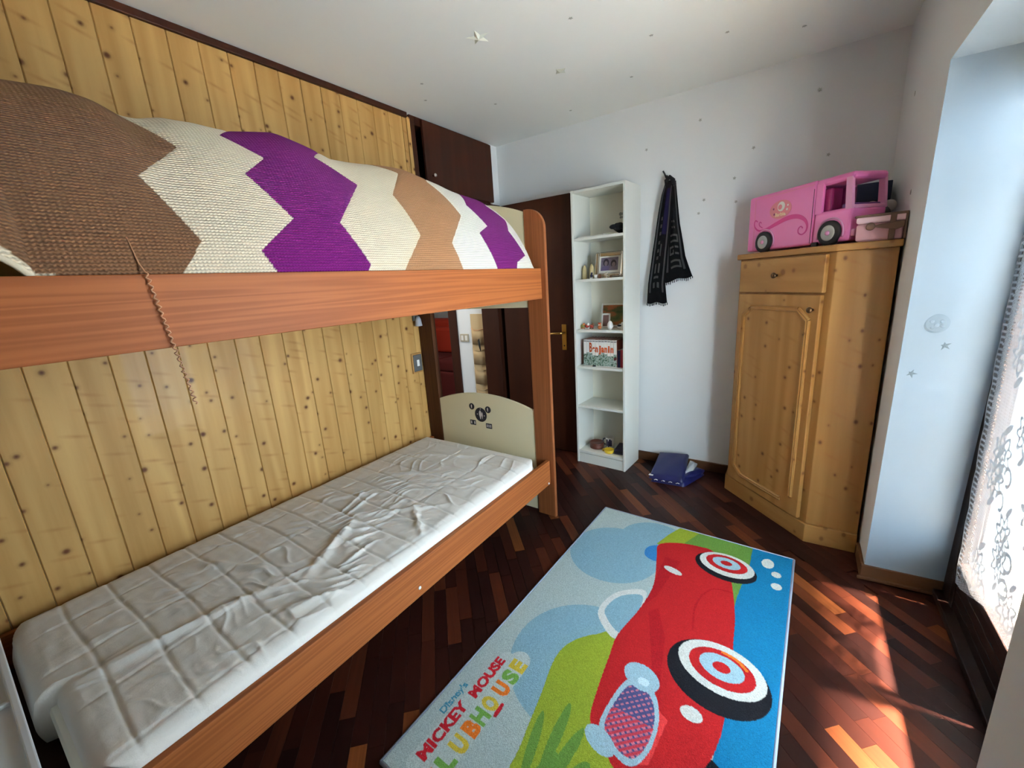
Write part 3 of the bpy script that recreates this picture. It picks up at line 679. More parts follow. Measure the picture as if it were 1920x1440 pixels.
    # lettering: runs along -b, its top points to -a
    def write(s, b0, a0, size, width, col, bold, halo=None):
        V, T = text_tris(s, 1.0, bold); k = width/(V[:, 0].max()-V[:, 0].min()); kh = size/(V[:, 1].max()-min(0, V[:, 1].min()) if s != "Disney's" else .75)
        b = b0-(V[:, 0]-V[:, 0].min())*k; a = a0-V[:, 1]*kh
        for t in T:
            P = [(a[i], b[i]) for i in t]; lo = np.min(P, 0); hi = np.max(P, 0)
            ia, ja = max(0, int(lo[0]/st)-1), min(na, int(hi[0]/st)+3); ib, jb = max(0, int(lo[1]/st)-1), min(nb, int(hi[1]/st)+3)
            if ia >= ja or ib >= jb: continue
            aa, bb_ = A_[ia:ja, ib:jb], B_[ia:ja, ib:jb]; sg = [(P[(q+1) % 3][0]-P[q][0])*(bb_-P[q][1])-(P[(q+1) % 3][1]-P[q][1])*(aa-P[q][0]) for q in range(3)]
            m = ((sg[0] >= -1e-6) & (sg[1] >= -1e-6) & (sg[2] >= -1e-6)) | ((sg[0] <= 1e-6) & (sg[1] <= 1e-6) & (sg[2] <= 1e-6)); C[ia:ja, ib:jb][m] = col
    for (a, b, c, d) in ((.095, 1.66, .118, 1.22), (.165, 1.71, .165, 1.20)): put(line([(a, b), (c, d)], .030 if a < .1 else .042), S(184, 200, 199))
    R1 = S(190, 24, 40)
    write('MICKEY', 1.648, .116, .042, .210, R1, .05); write('MOUSE', 1.408, .119, .042, .180, R1, .05)
    G2, O2, Y2_ = S(112, 166, 74), S(226, 120, 34), S(208, 186, 60)
    for ch, b, colr in zip('CLUBHOUSE', (1.690, 1.632, 1.572, 1.514, 1.468, 1.415, 1.350, 1.295, 1.243), (O2, G2, Y2_, O2, G2, Y2_, O2, G2, Y2_)): write(ch, b, .202, .066, .044, colr, .06)
    put(line([(.215, 1.415), (.213, 1.375)], .007), R1)
    write("Disney's", 1.508, .063, .026, .125, S(58, 138, 168), .012)
    # border, pile relief
    hgt = .010+.0016*rng.random((na, nb)); ed = np.minimum(np.minimum(A_, Wd-A_), np.minimum(B_, Ld-B_)); hgt = np.where(ed < .004, .004, hgt)
    C[..., :3] = np.clip(C[..., :3]*(1+.34*(rng.random((na, nb))-.5))[..., None]+.012, 0, 1)
    PX = ra[0]+A_*rex[0]+B_*rey[0]; PY = ra[1]+A_*rex[1]+B_*rey[1]
    R = NT('printed_pile'); at = R.n('VertexColor', layer_name='Col'); tc = R.n('TexCoord'); no = R.n('TexNoise', i_Vector=tc.outputs['Object'], i_Scale=420.0, i_Detail=3.0)
    R.bump(no.outputs[0], .9, .004); cc = R.mix(.9, at.outputs[0], R.mix(no.outputs[0], (.55, .55, .55, 1), (1.25, 1.25, 1.25, 1)), 'MULTIPLY')
    R.b.inputs['Specular IOR Level'].default_value = .0; R.set(Base_Color=cc, Roughness=.95)
    cx, cy = ra+rex*Wd/2+rey*Ld/2
    t = thing('play_rug', 'childrens rug printed with a red cartoon car and coloured lettering', 'rug', (cx, cy, 0))
    gridmesh('pile', PX-cx, PY-cy, hgt, R.m, t, C, smooth=False)
    EDG = plain('rug_binding', S(150, 165, 190), .9, nz=.4, nsc=300)
    cs = [ra+rex*a+rey*b for a, b in ((0, 0), (Wd, 0), (Wd, Ld), (0, Ld))]
    for i in range(4):
        p, q = cs[i], cs[(i+1) % 4]; tube('binding', [(p[0]-cx, p[1]-cy, .006), (q[0]-cx, q[1]-cy, .006)], .0058, EDG, t, 8)
rug()

# ------------------------------------------------------------------ bookcase and what stands in it
BC = (-1.378, 2.819); brz = math.radians(-3.5); bex = np.array([math.cos(brz), math.sin(brz)]); bey = np.array([-math.sin(brz), math.cos(brz)])
def bp(x, y, z=0): p = np.array(BC)+bex*x+bey*y; return (p[0], p[1], z)
bk = thing('bookcase', 'tall narrow white bookcase beside the dark open door', 'bookcase', (*BC, 0), brz)
for x0 in (0, .384): box('side', (x0, 0, 0), (x0+.016, .268, 2.02), LAM, bk, .0015)
box('top', (.016, .002, 2.002), (.384, .266, 2.018), LAM, bk, .001)
box('back', (.016, .258, .08), (.384, .262, 2.002), LAMB, bk)
box('plinth', (.016, .006, 0), (.384, .022, .078), LAM, bk, .001)
SH = [1.705, 1.422, 1.06, .785, .476, .102]
for z in SH: box('shelf', (.0165, .004, z-.018), (.3835, .257, z), LAM, bk, .001)
HOLE = plain('peg_hole', S(120, 116, 108), .6)
# top shelf
PAPER = plain('paper', S(228, 226, 216), .8); PAPERG = plain('paper_grey', S(176, 176, 170), .8)
t = thing('booklet', 'thin pale booklet lying flat on the top shelf, lower of two', 'booklet', bp(.15, .09, 1.7055), brz+.12)
box('cover', (-.11, -.075, 0), (.11, .075, .004), PAPERG, t, .001); box('pages', (-.108, -.073, .004), (.106, .073, .006), PAPER, t)
t = thing('booklet', 'small white booklet resting on top of the other booklet', 'booklet', bp(.17, .10, 1.712), brz-.25)
box('cover', (-.075, -.05, 0), (.075, .05, .003), PAPER, t, .001); box('pages', (-.073, -.048, .003), (.073, .048, .005), PAPERG, t)
BLKC = plain('black_cloth', S(14, 13, 15), .9, nz=.5, nsc=150)
t = thing('black_belt', 'coiled black cloth belt on the right of the top shelf', 'belt', bp(.325, .10, 1.7055))
pts = [(.036*math.cos(a)*(1-.02*a), .06*math.sin(a)*(1-.02*a), .022+.006*math.sin(a*2.3)+.004*a) for a in np.linspace(0, 9.5, 70)]
tube('strap', pts, .014, BLKC, t, 8); ell('loop', (-.03, -.05, .048), (.03, .02, .016), BLKC, t); ell('loop', (.015, -.055, .05), (.026, .02, .02), BLKC, t)
t = thing('butterfly_sticker', 'faint grey butterfly sticker on the bookcase back above the belt', 'sticker', bp(.268, .2575, 1.845), brz)
STK = plain('sticker_grey', S(150, 150, 140), .6)
for sx, sz, r in ((-.011, .012, .012), (.011, .012, .012), (-.009, -.010, .009), (.009, -.010, .009)): lathe('wing', [(r, 0), (r, .0005)], STK, t, (sx, 0, sz), 14, RXm, False)
# second shelf: candles, silver photo frame, trinkets
CAND = plain('beige_wax', S(196, 176, 128), .5)
for x, y, h, lb in ((.045, .10, .098, 'cream tapered candle nearest the left side of the shelf'), (.098, .11, .105, 'cream tapered candle beside the silver photo frame')):
    t = thing('candle', lb, 'candle', bp(x, y, 1.4224), 0, 'candles by the photo frame')
    lathe('wax', [(.015, 0), (.016, .01), (.015, h*.7), (.011, h*.85), (.004, h)], CAND, t); tube('wick', [(0, 0, h), (.001, 0, h+.008)], .001, BLACKP, t, 6)
def frame_obj(name, label, pos, w, h, border, depth, fm, mm, tilt, photo, rz):
    t = thing(name, label, 'photo frame', pos, rz); R_ = Matrix.Rotation(-tilt, 4, 'X')
    def fb(n, lo, hi, m, par=t, bev=.002):
        bm = bmesh.new(); bxx(bm, lo, hi, bev); bmesh.ops.transform(bm, matrix=R_, verts=bm.verts[:]); return bmo(n, bm, m, par)
    fr_ = fb('moulding', (-w/2, 0, 0), (-w/2+border, depth, h), fm, t, border*.3); fb('moulding', (w/2-border, 0, 0), (w/2, depth, h), fm, t, border*.3)
    fb('moulding', (-w/2+border, 0, 0), (w/2-border, depth, border), fm, t, border*.3); fb('moulding', (-w/2+border, 0, h-border), (w/2-border, depth, h), fm, t, border*.3)
    fb('mat', (-w/2+border*.8, depth*.5, border*.8), (w/2-border*.8, depth*.9, h-border*.8), mm, t, 0)
    fb('stand', (-.01, depth*.9, .0), (.01, depth*.9+.004, h*.6), DGREY, t, 0)
    return t, fb
def photo_two():
    t = NT('old_photo'); g = t.n('TexCoord'); s = t.n('SeparateXYZ', i_Vector=g.outputs['Generated'])
    def blob(cx, cz, rx, rz_): return t.math('LESS_THAN', t.math('ADD', t.math('POWER', t.math('DIVIDE', t.math('SUBTRACT', s.outputs[0], cx), rx), 2.0), t.math('POWER', t.math('DIVIDE', t.math('SUBTRACT', s.outputs[2], cz), rz_), 2.0)), 1.0)
    no = t.n('TexNoise', i_Vector=g.outputs['Generated'], i_Scale=4.0)
    c = t.mix(no.outputs[0], S(70, 60, 82), S(140, 130, 150))
    for a, k in (((.30, .62, .17, .30), S(44, 34, 48)), ((.74, .52, .16, .28), S(44, 34, 48)), ((.30, .05, .30, .34), S(104, 92, 128)), ((.74, .02, .26, .30), S(120, 108, 124)), ((.30, .55, .095, .19), S(122, 108, 116)), ((.75, .45, .10, .18), S(128, 112, 120))): c = t.mix(blob(*a), c, k)
    return t.set(Base_Color=c, Roughness=.35)
t, fb = frame_obj('photo_frame', 'silver photo frame with a dark photo of two people', bp(.235, .10, 1.4262), .226, .178, .030, .014, STEEL, PAPER, .16, None, brz)
fb('photo', (-.068, .0055, .048), (.062, .0068, .138), photo_two(), t, 0)
for q in ((-.09, .006), (.09, .006)): fb('corner_bead', (q[0]-.006, -.004, q[1]), (q[0]+.006, .002, q[1]+.012), STEEL, t, .003)
WHC, DBL, BRN, RDD, GRN, ORG = plain('white_ceramic', S(226, 222, 214), .3), plain('dark_blue_ceramic', S(34, 30, 58), .3), plain('brown_clay', S(110, 70, 44), .6), plain('red_paint', S(170, 56, 40), .5), plain('olive_paint', S(140, 136, 70), .5), plain('orange_paint', S(196, 112, 58), .5)
t = thing('small_figurine', 'tiny dark blue and white figurine in front of the silver frame', 'figurine', bp(.128, .045, 1.4222))
lathe('base', [(.012, 0), (.013, .006), (.010, .010)], WHC, t, n=14); ell('body', (0, 0, .021), (.010, .009, .013), DBL, t); ell('head', (.004, -.003, .038), (.007, .007, .007), DBL, t)
t = thing('shot_glass', 'tiny white pot in front of the silver frame', 'pot', bp(.158, .05, 1.4222)); lathe('wall', [(.009, 0), (.013, .028), (.011, .028), (.008, .004)], WHC, t, n=16); lathe('rim', [(.0135, .026), (.0135, .029), (.012, .029)], STEEL, t, n=16)
t = thing('clay_pot', 'tiny brown clay pot in front of the silver frame', 'pot', bp(.188, .055, 1.4222)); lathe('wall', [(.009, 0), (.013, .012), (.010, .026), (.008, .026), (.008, .02)], BRN, t, n=16); lathe('rim', [(.011, .025), (.0115, .028), (.009, .028)], BRN, t, n=16)
t = thing('silver_flower_trinket', 'small silver flower trinket before the right of the photo frame', 'trinket', bp(.245, .045, 1.4222))
lathe('base', [(.013, 0), (.014, .004), (.004, .008), (.004, .018)], STEEL, t, n=14)
for q in range(5): ell('petal', (.010*math.cos(q*1.257), -.002, .024+.010*math.sin(q*1.257)), (.008, .004, .007), STEEL, t, 10, 6)
ell('bead', (.032, .0, .008), (.008, .008, .008), BRN, t, 12, 8)
# third shelf
def mini_art():
    t = NT('green_orange_art'); g = t.n('TexCoord'); n1 = t.n('TexNoise', i_Vector=g.outputs['Generated'], i_Scale=2.6, i_Detail=3.0); n2 = t.n('TexNoise', i_Vector=g.outputs['Generated'], i_Scale=5.0)
    c = t.ramp(n1.outputs[0], [(.3, S(70, 84, 40)), (.48, S(120, 104, 52)), (.56, S(196, 96, 52)), (.7, S(160, 120, 60))]); return t.set(Base_Color=t.mix(t.math('MULTIPLY', n2.outputs[0], .4), c, S(84, 92, 44)), Roughness=.6)
t, fb = frame_obj('picture_canvas', 'green and orange picture with a white border leaning at the back of the shelf', bp(.247, .195, 1.0630), .25, .172, .012, .012, WHC, PAPER, .12, None, brz)
fb('picture', (-.112, .004, .013), (.112, .0058, .160), mini_art(), t, 0)
t, fb = frame_obj('photo_frame', 'small white photo frame in front of the green and orange picture', bp(.196, .12, 1.0640), .066, .106, .011, .010, WHC, PAPER, .22, None, brz+.2)
fb('photo', (-.021, .003, .012), (.021, .0048, .094), plain('dim_photo', S(120, 88, 82), .4), t, 0)
for x, c1, c2, lb in ((.035, GRN, ORG, 'olive green toy animal at the left end of the shelf'), (.070, RDD, WHC, 'red and white toy animal beside the green one'), (.108, RDD, BRN, 'red and brown toy animal next to the small white frame')):
    t = thing('toy_animal', lb, 'toy', bp(x, .075, 1.0602), 0, 'little toy animals on the shelf')
    ell('body', (0, 0, .020), (.017, .012, .014), c1, t, 14, 8); ell('head', (.012, -.006, .034), (.010, .009, .010), c2, t, 12, 8)
    for sx in (-.009, .009): lathe('foot', [(.005, 0), (.006, .004), (.004, .010)], c2, t, (sx, -.002, 0), 10)
t = thing('bear_figurine', 'tiny orange and white bear figurine before the small white frame', 'figurine', bp(.182, .055, 1.0602))
ell('body', (0, 0, .015), (.015, .012, .0148), ORG, t, 14, 8); ell('head', (0, -.003, .036), (.012, .010, .010), ORG, t, 14, 8); ell('cap', (0, -.003, .045), (.012, .011, .005), RDD, t, 12, 6); ell('snout', (0, -.013, .033), (.005, .004, .004), WHC, t, 10, 6)
for sx in (-.009, .009): ell('ear', (sx, -.001, .046), (.004, .003, .004), BRN, t, 8, 6)
t = thing('ceramic_egg', 'white ceramic egg standing before the picture', 'egg', bp(.262, .06, 1.0602)); lathe('shell', [(.008, 0), (.017, .008), (.0215, .022), (.019, .04), (.011, .056), (.002, .062)], WHC, t, n=18); lathe('foot', [(.011, 0), (.012, .003), (.009, .005)], WHC, t, n=16)
t = thing('bird_figurine', 'tiny white bird figurine with dark wing at the right of the shelf', 'figurine', bp(.335, .07, 1.0602)); ell('body', (0, 0, .020), (.022, .012, .0195), WHC, t, 14, 8); ell('head', (.016, 0, .042), (.010, .009, .010), WHC, t, 12, 8); ell('wing', (-.004, -.010, .028), (.016, .004, .008), BLACKP, t, 12, 6); lathe('beak', [(.003, 0), (.0005, .008)], ORG, t, (.025, 0, .042), 8, Matrix.Rotation(math.pi/2, 3, 'Y'))
# fourth shelf: row of eleven thin books whose spines make one picture
SPW = plain('spine_white', S(224, 220, 212), .5); TOPB = plain('page_tops', S(150, 78, 58), .8); LETT = plain('orange_lettering', S(196, 84, 30), .5); INK = plain('dark_ink', S(50, 46, 44), .5)
def spine_scene():
    t = NT('spine_landscape'); g = t.n('NewGeometry'); n1 = t.n('TexNoise', i_Vector=g.outputs['Position'], i_Scale=55.0, i_Detail=4.0)
    return t.set(Base_Color=t.ramp(n1.outputs[0], [(.32, S(40, 62, 48)), (.46, S(96, 124, 104)), (.55, S(176, 188, 182)), (.64, S(74, 104, 70))]), Roughness=.5)
SPS = spine_scene()
bw_ = .0242; letters = {2: 'B', 3: 'e', 4: 'n', 5: 'j', 6: 'a', 7: 'm', 8: 'i', 9: 'n'}
ordn = ['first', 'second', 'third', 'fourth', 'fifth', 'sixth', 'seventh', 'eighth', 'ninth', 'tenth', 'eleventh']
for i in range(11):
    t = thing('thin_book', f'{ordn[i]} from the left of eleven thin books sharing one spine picture', 'book', bp(.052+bw_*(i+.5), .045, .7855), brz, 'row of matching thin books')
    hgt = .198+random.uniform(-.001, .001)
    box('spine', (-bw_/2+.0006, 0, 0), (bw_/2-.0006, .003, hgt), SPW, t, .001); box('pages', (-bw_/2+.001, .003, .003), (bw_/2-.001, .165, hgt-.003), PAPER, t)
    for s0, s1 in ((-bw_/2+.0004, -bw_/2+.0018), (bw_/2-.0018, bw_/2-.0004)): box('cover', (s0, .002, 0), (s1, .168, hgt), TOPB, t)
    box('spine_picture', (-bw_/2+.0007, -.0006, .004), (bw_/2-.0007, -.0001, .090+.012*math.sin(i*1.3)), SPS, t)
    box('title_band', (-bw_/2+.002, -.0006, hgt-.014), (bw_/2-.002, -.0001, hgt-.009), INK, t)
    if i in letters:
        V, T = text_tris(letters[i], .070 if i > 2 else .095, .0035); V = V-np.array([(V[:, 0].max()+V[:, 0].min())/2, 0])
        wmax = bw_*.98; k = min(1, .95*wmax/(V[:, 0].max()-V[:, 0].min()))
        pyd('lettering', [(v[0]*k, -.0009, v[1]+.108) for v in V], [list(q) for q in T], LETT, t)
    if i == 10: 
        lathe('seal', [(.011, 0), (.011, .0006)], plain('dark_red_seal', S(96, 40, 40), .5), t, (-.0, -.0008, .062), 16, RXm, False)
for x, w_, h_, c_, lb in ((.331, .020, .125, plain('navy_cover', S(36, 44, 86), .5), 'small navy book right of the matching thin books'), (.357, .028, .130, plain('crimson_cover', S(150, 40, 56), .5), 'small crimson book against the right side of the bookcase')):
    t = thing('small_book', lb, 'book', bp(x, .05, .7855), brz); box('cover', (-w_/2, 0, 0), (w_/2, .12, h_), c_, t, .002); box('pages', (-w_/2+.003, .004, h_), (w_/2-.003, .118, h_+.0015), PAPER, t)
t = thing('pen_cap', 'small black pen cap lying before the matching books', 'pen cap', bp(.15, .022, .7905), brz+.5); tube('cap', [(-.012, 0, 0), (.012, 0, 0)], .005, BLACKP, t, 10); box('clip', (-.010, -.0012, .0045), (.008, .0012, .007), BLACKP, t)
# bottom shelf
t = thing('round_tin', 'round reddish brown tin on the bottom shelf', 'tin', bp(.115, .115, .1022)); RB = plain('redbrown_leather', S(92, 44, 30), .45)
lathe('body', [(.052, 0), (.055, .004), (.055, .036)], RB, t, n=32); lathe('lid', [(.057, .034), (.058, .038), (.057, .047), (.050, .048), (.048, .043), (.001, .043)], RB, t, n=32)
t = thing('printed_mug', 'white mug with black print behind the yellow cup', 'mug', bp(.205, .165, .1022)); lathe('wall', [(.032, 0), (.034, .003), (.034, .085), (.031, .085), (.031, .006), (.001, .006)], WHC, t, n=28)
tube('handle', [(-.033, 0, .070), (-.052, -.004, .066), (-.058, -.004, .045), (-.050, -.004, .024), (-.033, 0, .018)], .005, DBL, t, 8)
for a0, z0, w_, h_ in ((-1.9, .02, .012, .055), (-1.55, .012, .009, .05), (-1.25, .02, .016, .058), (-.95, .02, .012, .05)): box('print', (-w_/2, -.0006, 0), (w_/2, .0004, h_), DBL, t).matrix_local = Matrix.Translation((.0345*math.cos(a0), .0345*math.sin(a0), z0)) @ Matrix.Rotation(a0+math.pi/2, 4, 'Z')
t = thing('yellow_cup', 'shallow yellow toy cup on the bottom shelf', 'cup', bp(.245, .062, .1022)); YEL = plain('yellow_plastic', S(222, 186, 40), .35)
lathe('bowl', [(.030, 0), (.036, .006), (.038, .028), (.035, .028), (.033, .008), (.001, .006)], YEL, t, n=28); tube('handle', [(-.036, 0, .022), (-.052, -.002, .020), (-.052, -.002, .009), (-.036, 0, .008)], .004, YEL, t, 8)
t = thing('dark_case', 'dark navy case lying at the right of the bottom shelf', 'case', bp(.325, .13, .1022), brz+.15); box('shell', (-.045, -.075, 0), (.045, .075, .022), DBL, t, .008, 3); box('lid', (-.045, -.075, .023), (.045, .075, .042), DBL, t, .008, 3); box('zip', (-.0455, -.0755, .0215), (.0455, .0755, .0235), BLACKP, t)

# ------------------------------------------------------------------ corner wardrobe
w0 = np.array([-.305, 2.864]); wu, wn = U45, W45
def wl_(p): d = np.array(p)-w0; return (float(d@wu), float(d@wn))
ward = thing('corner_wardrobe', 'pine corner wardrobe with a diagonal front door and drawer', 'wardrobe', (*w0, 0), math.radians(-45))
foot = [(-.317, 2.859), (.117, 2.424), (.332, 2.430), (.332, 3.074), (-.317, 3.074)]
body = [(-.305, 2.864), (.121, 2.438), (.332, 2.442), (.332, 3.074), (-.305, 3.074)]
prism('plinth', [wl_(p) for p in foot], 0, .10, PINEH, ward, .003)
prism('carcass', [wl_(p) for p in body], .1005, 1.474, PINEW, ward, .003)
topp = [(-.325, 2.856), (.116, 2.415), (.338, 2.420), (.338, 3.082), (-.325, 3.082)]
prism('top', [wl_(p) for p in topp], 1.4745, 1.505, PINEH, ward, .005)
dr = box('drawer', (.030, -.024, 1.292), (.572, -.0015, 1.466), PINEH, ward, .004)
dk = box('door', (.036, -.024, .112), (.566, -.0015, 1.282), PINEW, ward, .004)
for par, x, z in ((dr, .299, 1.380), (dk, .532, 1.212)):
    lathe('knob', [(.007, 0), (.006, .010), (.014, .016), (.015, .022), (.010, .028), (.002, .029)], BRONZE, par, (x, -.024, z), 18, RXm)
oct_ = [(.082, .218), (.082, 1.160), (.142, 1.210), (.455, 1.210), (.515, 1.160), (.515, .218), (.452, .172), (.147, .172)]
segs = [(0, 1), (1, 2), (2, 3), (3, 4), (4, 5), (6, 7), (7, 0)]      # the lower right corner piece has come off
for a, b in segs:
    p, q = np.array(oct_[a]), np.array(oct_[b]); d = (q-p)/np.linalg.norm(q-p); n_ = np.array([-d[1], d[0]])
    bm = bmesh.new(); prof = [(-.013, 0), (-.013, -.006), (-.006, -.011), (.0, -.008), (.006, -.011), (.013, -.006), (.013, 0)]
    A1 = [bm.verts.new((p[0]+n_[0]*w, -.024+h, p[1]+n_[1]*w)) for w, h in prof]; B1 = [bm.verts.new((q[0]+n_[0]*w, -.024+h, q[1]+n_[1]*w)) for w, h in prof]
    bm.faces.new(A1); bm.faces.new(B1[::-1])
    for i in range(len(prof)): bm.faces.new((A1[i], B1[i], B1[(i+1) % 7], A1[(i+1) % 7]))
    bmo('moulding', bm, PINEW if abs(d[1]) > .7 else PINEH, dk)

# toy camper van on the wardrobe
PINK, MAG, PINKD = plain('pink_plastic', S(230, 122, 182), .35), plain('magenta_plastic', S(139, 31, 89), .4), plain('pale_pink_plastic', S(221, 149, 186), .35)
HUBG, PURP, PEACH = plain('grey_hub', S(168, 166, 160), .4), plain('purple_plastic', S(112, 50, 130), .35), plain('peach_print', S(222, 130, 140), .5)
vp = w0+wn*.055
van = thing('toy_camper_van', 'pink plastic toy camper van on top of the wardrobe', 'toy van', (*vp, 1.5055), math.radians(-45))
VW = .19
def rbox(n, lo, hi, m, bev, par=van, seg=3): return box(n, lo, hi, m, par, bev, seg)
rbox('body', (-.028, 0, .012), (.4065, VW, .308), PINK, .012)
rbox('cab', (.408, 0, .012), (.598, VW, .158), PINK, .014)
rbox('roof', (.402, .002, .272), (.592, VW-.002, .306), PINK, .016)
for y0 in (.001, VW-.015):
    rbox('pillar', (.408, y0, .150), (.446, y0+.014, .290), PINK, .003); 
    bm = bmesh.new(); pl = [(.566, .150), (.597, .150), (.583, .285), (.556, .285)]
    a = [bm.verts.new((x, y0, z)) for x, z in pl]; b = [bm.verts.new((x, y0+.014, z)) for x, z in pl]; bm.faces.new(a); bm.faces.new(b[::-1])
    for i in range(4): bm.faces.new((a[i], b[i], b[(i+1) % 4], a[(i+1) % 4]))
    bmo('pillar', bm, PINKD, van)
rbox('windscreen_sill', (.572, .012, .150), (.600, VW-.012, .166), PINKD, .004); rbox('bumper', (.592, .01, .03), (.612, VW-.01, .062), PINKD, .006)
rbox('dashboard', (.535, .014, .156), (.578, VW-.014, .176), PURP, .005); rbox('seat', (.425, .02, .150), (.470, VW-.10, .262), MAG, .010); rbox('seat', (.425, VW-.085, .150), (.470, VW-.02, .262), MAG, .010)
rbox('door_gap', (.3965, -.0006, .02), (.3985, .004, .270), plain('dark_gap', S(84, 24, 56), .6), 0); rbox('panel_line', (.02, -.0008, .02), (.022, .002, .29), PEACH, 0); rbox('panel_line', (.02, -.0008, .289), (.398, .002, .291), PEACH, 0)
rbox('hinge', (.414, -.008, .0), (.445, .006, .022), BLACKP, .003)
RYm = Matrix.Rotation(-math.pi/2, 3, 'X')
for x in (.106, .505):
    for y, sg in ((-.006, 1), (VW+.006, -1)):
        rt = Matrix.Rotation(math.pi/2*sg, 3, 'X')
        wv_ = lathe('wheel', [(.040, 0), (.054, .002), (.056, .008), (.056, -.022), (.02, -.022)][::-1] if False else [(.02, -.024), (.053, -.024), (.056, -.018), (.056, .004), (.052, .008), (.034, .008)], BLACKP, van, (x, y, .056), 28, rt)
        hb = lathe('hub', [(.036, .004), (.035, .010), (.030, .012), (.016, .009), (.001, .009)], HUBG, wv_, (x, y, .056), 24, rt); lathe('cap', [(.011, .008), (.010, .013), (.001, .014)], PINKD, wv_, (x, y, .056), 16, rt)
    tube('wheel_arch', [(x+.066*math.cos(a), -.001, .056+.066*math.sin(a)) for a in np.linspace(-.35, math.pi+.35, 20)], .004, PINKD, van, 8)
sw = crom([(.045, .172), (.030, .180), (.022, .165), (.030, .142), (.060, .122), (.110, .122), (.180, .142), (.250, .160), (.310, .160), (.355, .140), (.376, .110), (.372, .082), (.350, .068), (.328, .078), (.326, .098), (.340, .108), (.352, .098)], 6, False)
def ribbon(name, P, wfun, y, m, par):
    v, f = [], []; n = len(P)
    for i in range(n):
        tg = P[min(i+1, n-1)]-P[max(i-1, 0)]; tg = tg/np.linalg.norm(tg); nn = np.array([-tg[1], tg[0]]); w = wfun(i/(n-1))
        for s in (-1, 1): v.append((P[i][0]+nn[0]*w*s, y, P[i][1]+nn[1]*w*s))
    for i in range(n-1): f.append((2*i, 2*i+1, 2*i+3, 2*i+2))
    o = pyd(name, v, f, m, par); md = o.modifiers.new('t', 'SOLIDIFY'); md.thickness = .0008; return o
SWM = plain('swirl_magenta', S(206, 44, 132), .4)
ribbon('swirl_print', sw, lambda t: .0028+.0085*math.exp(-((t-.45)/.17)**2), -.0012, SWM, van)
ribbon('swirl_print', crom([(.075, .160), (.066, .168), (.058, .160), (.064, .146), (.085, .134)], 5, False), lambda t: .002, -.0012, SWM, van)
bd = lathe('badge', [(.046, 0), (.046, .0008)], PEACH, van, (.20, -.0004, .212), 32, RXm, False, (1.55, 1, 1)); 
lathe('badge_disc', [(.024, 0), (.024, .0006)], WHC, bd, (.205, -.0012, .226), 28, RXm, False); lathe('badge_disc', [(.013, 0), (.013, .0005)], PEACH, bd, (.198, -.0018, .224), 24, RXm, False)
for sx, sz, r in ((-.045, .008, .005), (-.038, -.020, .006), (.048, .014, .005), (.044, -.006, .006), (.034, -.030, .004)): lathe('badge_dot', [(r, 0), (r, .0005)], MAG if sx < 0 else WHC, bd, (.20+sx, -.0012, .212+sz), 10, RXm, False)
V, T = text_tris('Barbie', .026, .0008); V = V-V.mean(0); pyd('lettering', [(v[0]+.20, -.0018, v[1]+.186) for v in V], [list(q) for q in T], plain('cream_print', S(238, 210, 170), .5), bd)
# pink bag with brown straps
BPK, BPL, STR = plain('dusty_pink_cloth', S(206, 156, 160), .8, nz=.2, nsc=80), plain('pale_pink_cloth', S(230, 192, 196), .8, nz=.2, nsc=80), plain('brown_strap', S(112, 84, 66), .7)
bag = thing('toy_bag', 'pale pink toy bag with brown straps on the wardrobe corner', 'bag', (.25, 2.44, 1.5055))
prism('body', [(-.075, 0), (.085, 0), (.085, .11), (.03, .115)], .0, .076, BPK, bag, .010, seg=3)
prism('flap', [(-.078, -.008), (.089, -.008), (.088, .113), (.03, .118)], .074, .104, BPL, bag, .008, seg=3)
box('strap', (-.08, -.0105, .100), (.092, .02, .110), STR, bag, .003); box('strap', (.036, -.012, .0), (.056, -.004, .108), STR, bag, .003)
prism('pull_tab', [(-.022, .060), (.0, .052), (.06, .040), (.082, .050), (.082, .074), (.04, .070), (0, .066)], -.016, -.010, STR, bag, .002, 'xz')
lathe('pull_knob', [(.014, 0), (.016, .004), (.012, .008), (.001, .009)], STR, bag, (-.026, -.010, .060), 18, RXm)
box('side_trim', (.084, -.010, .0), (.092, .10, .104), STR, bag, .003)
# navy box and grey plush in the corner
t = thing('navy_box', 'dark navy box in the wardrobe corner behind the van', 'box', (.245, 2.92, 1.5055)); NV = plain('navy_card', S(24, 36, 66), .6)
box('base', (-.075, -.09, 0), (.075, .09, .20), NV, t, .003); box('lid', (-.078, -.093, .20), (.078, .093, .288), NV, t, .004)
GRF, WHF = plain('grey_plush', S(112, 110, 102), .95, nz=.6, nsc=120), plain('white_plush', S(198, 190, 178), .95, nz=.6, nsc=120)
t = thing('plush_toy', 'grey plush toy with big pale ears beside the navy box', 'plush toy', (.278, 2.77, 1.5055))
ell('body', (0, 0, .058), (.045, .045, .060), GRF, t); ell('head', (0, -.012, .135), (.044, .042, .040), GRF, t); ell('ear', (.036, -.015, .165), (.026, .014, .028), WHF, t); ell('ear', (-.030, -.01, .172), (.024, .014, .024), WHF, t); ell('snout', (-.004, -.050, .126), (.018, .014, .013), WHF, t); ell('arm', (.030, -.038, .070), (.016, .022, .032), GRF, t); ell('arm', (-.036, -.034, .070), (.016, .022, .032), GRF, t)
for sx in (-.014, .012): ell('eye', (sx, -.052, .142), (.004, .003, .004), BLACKP, t, 8, 6)

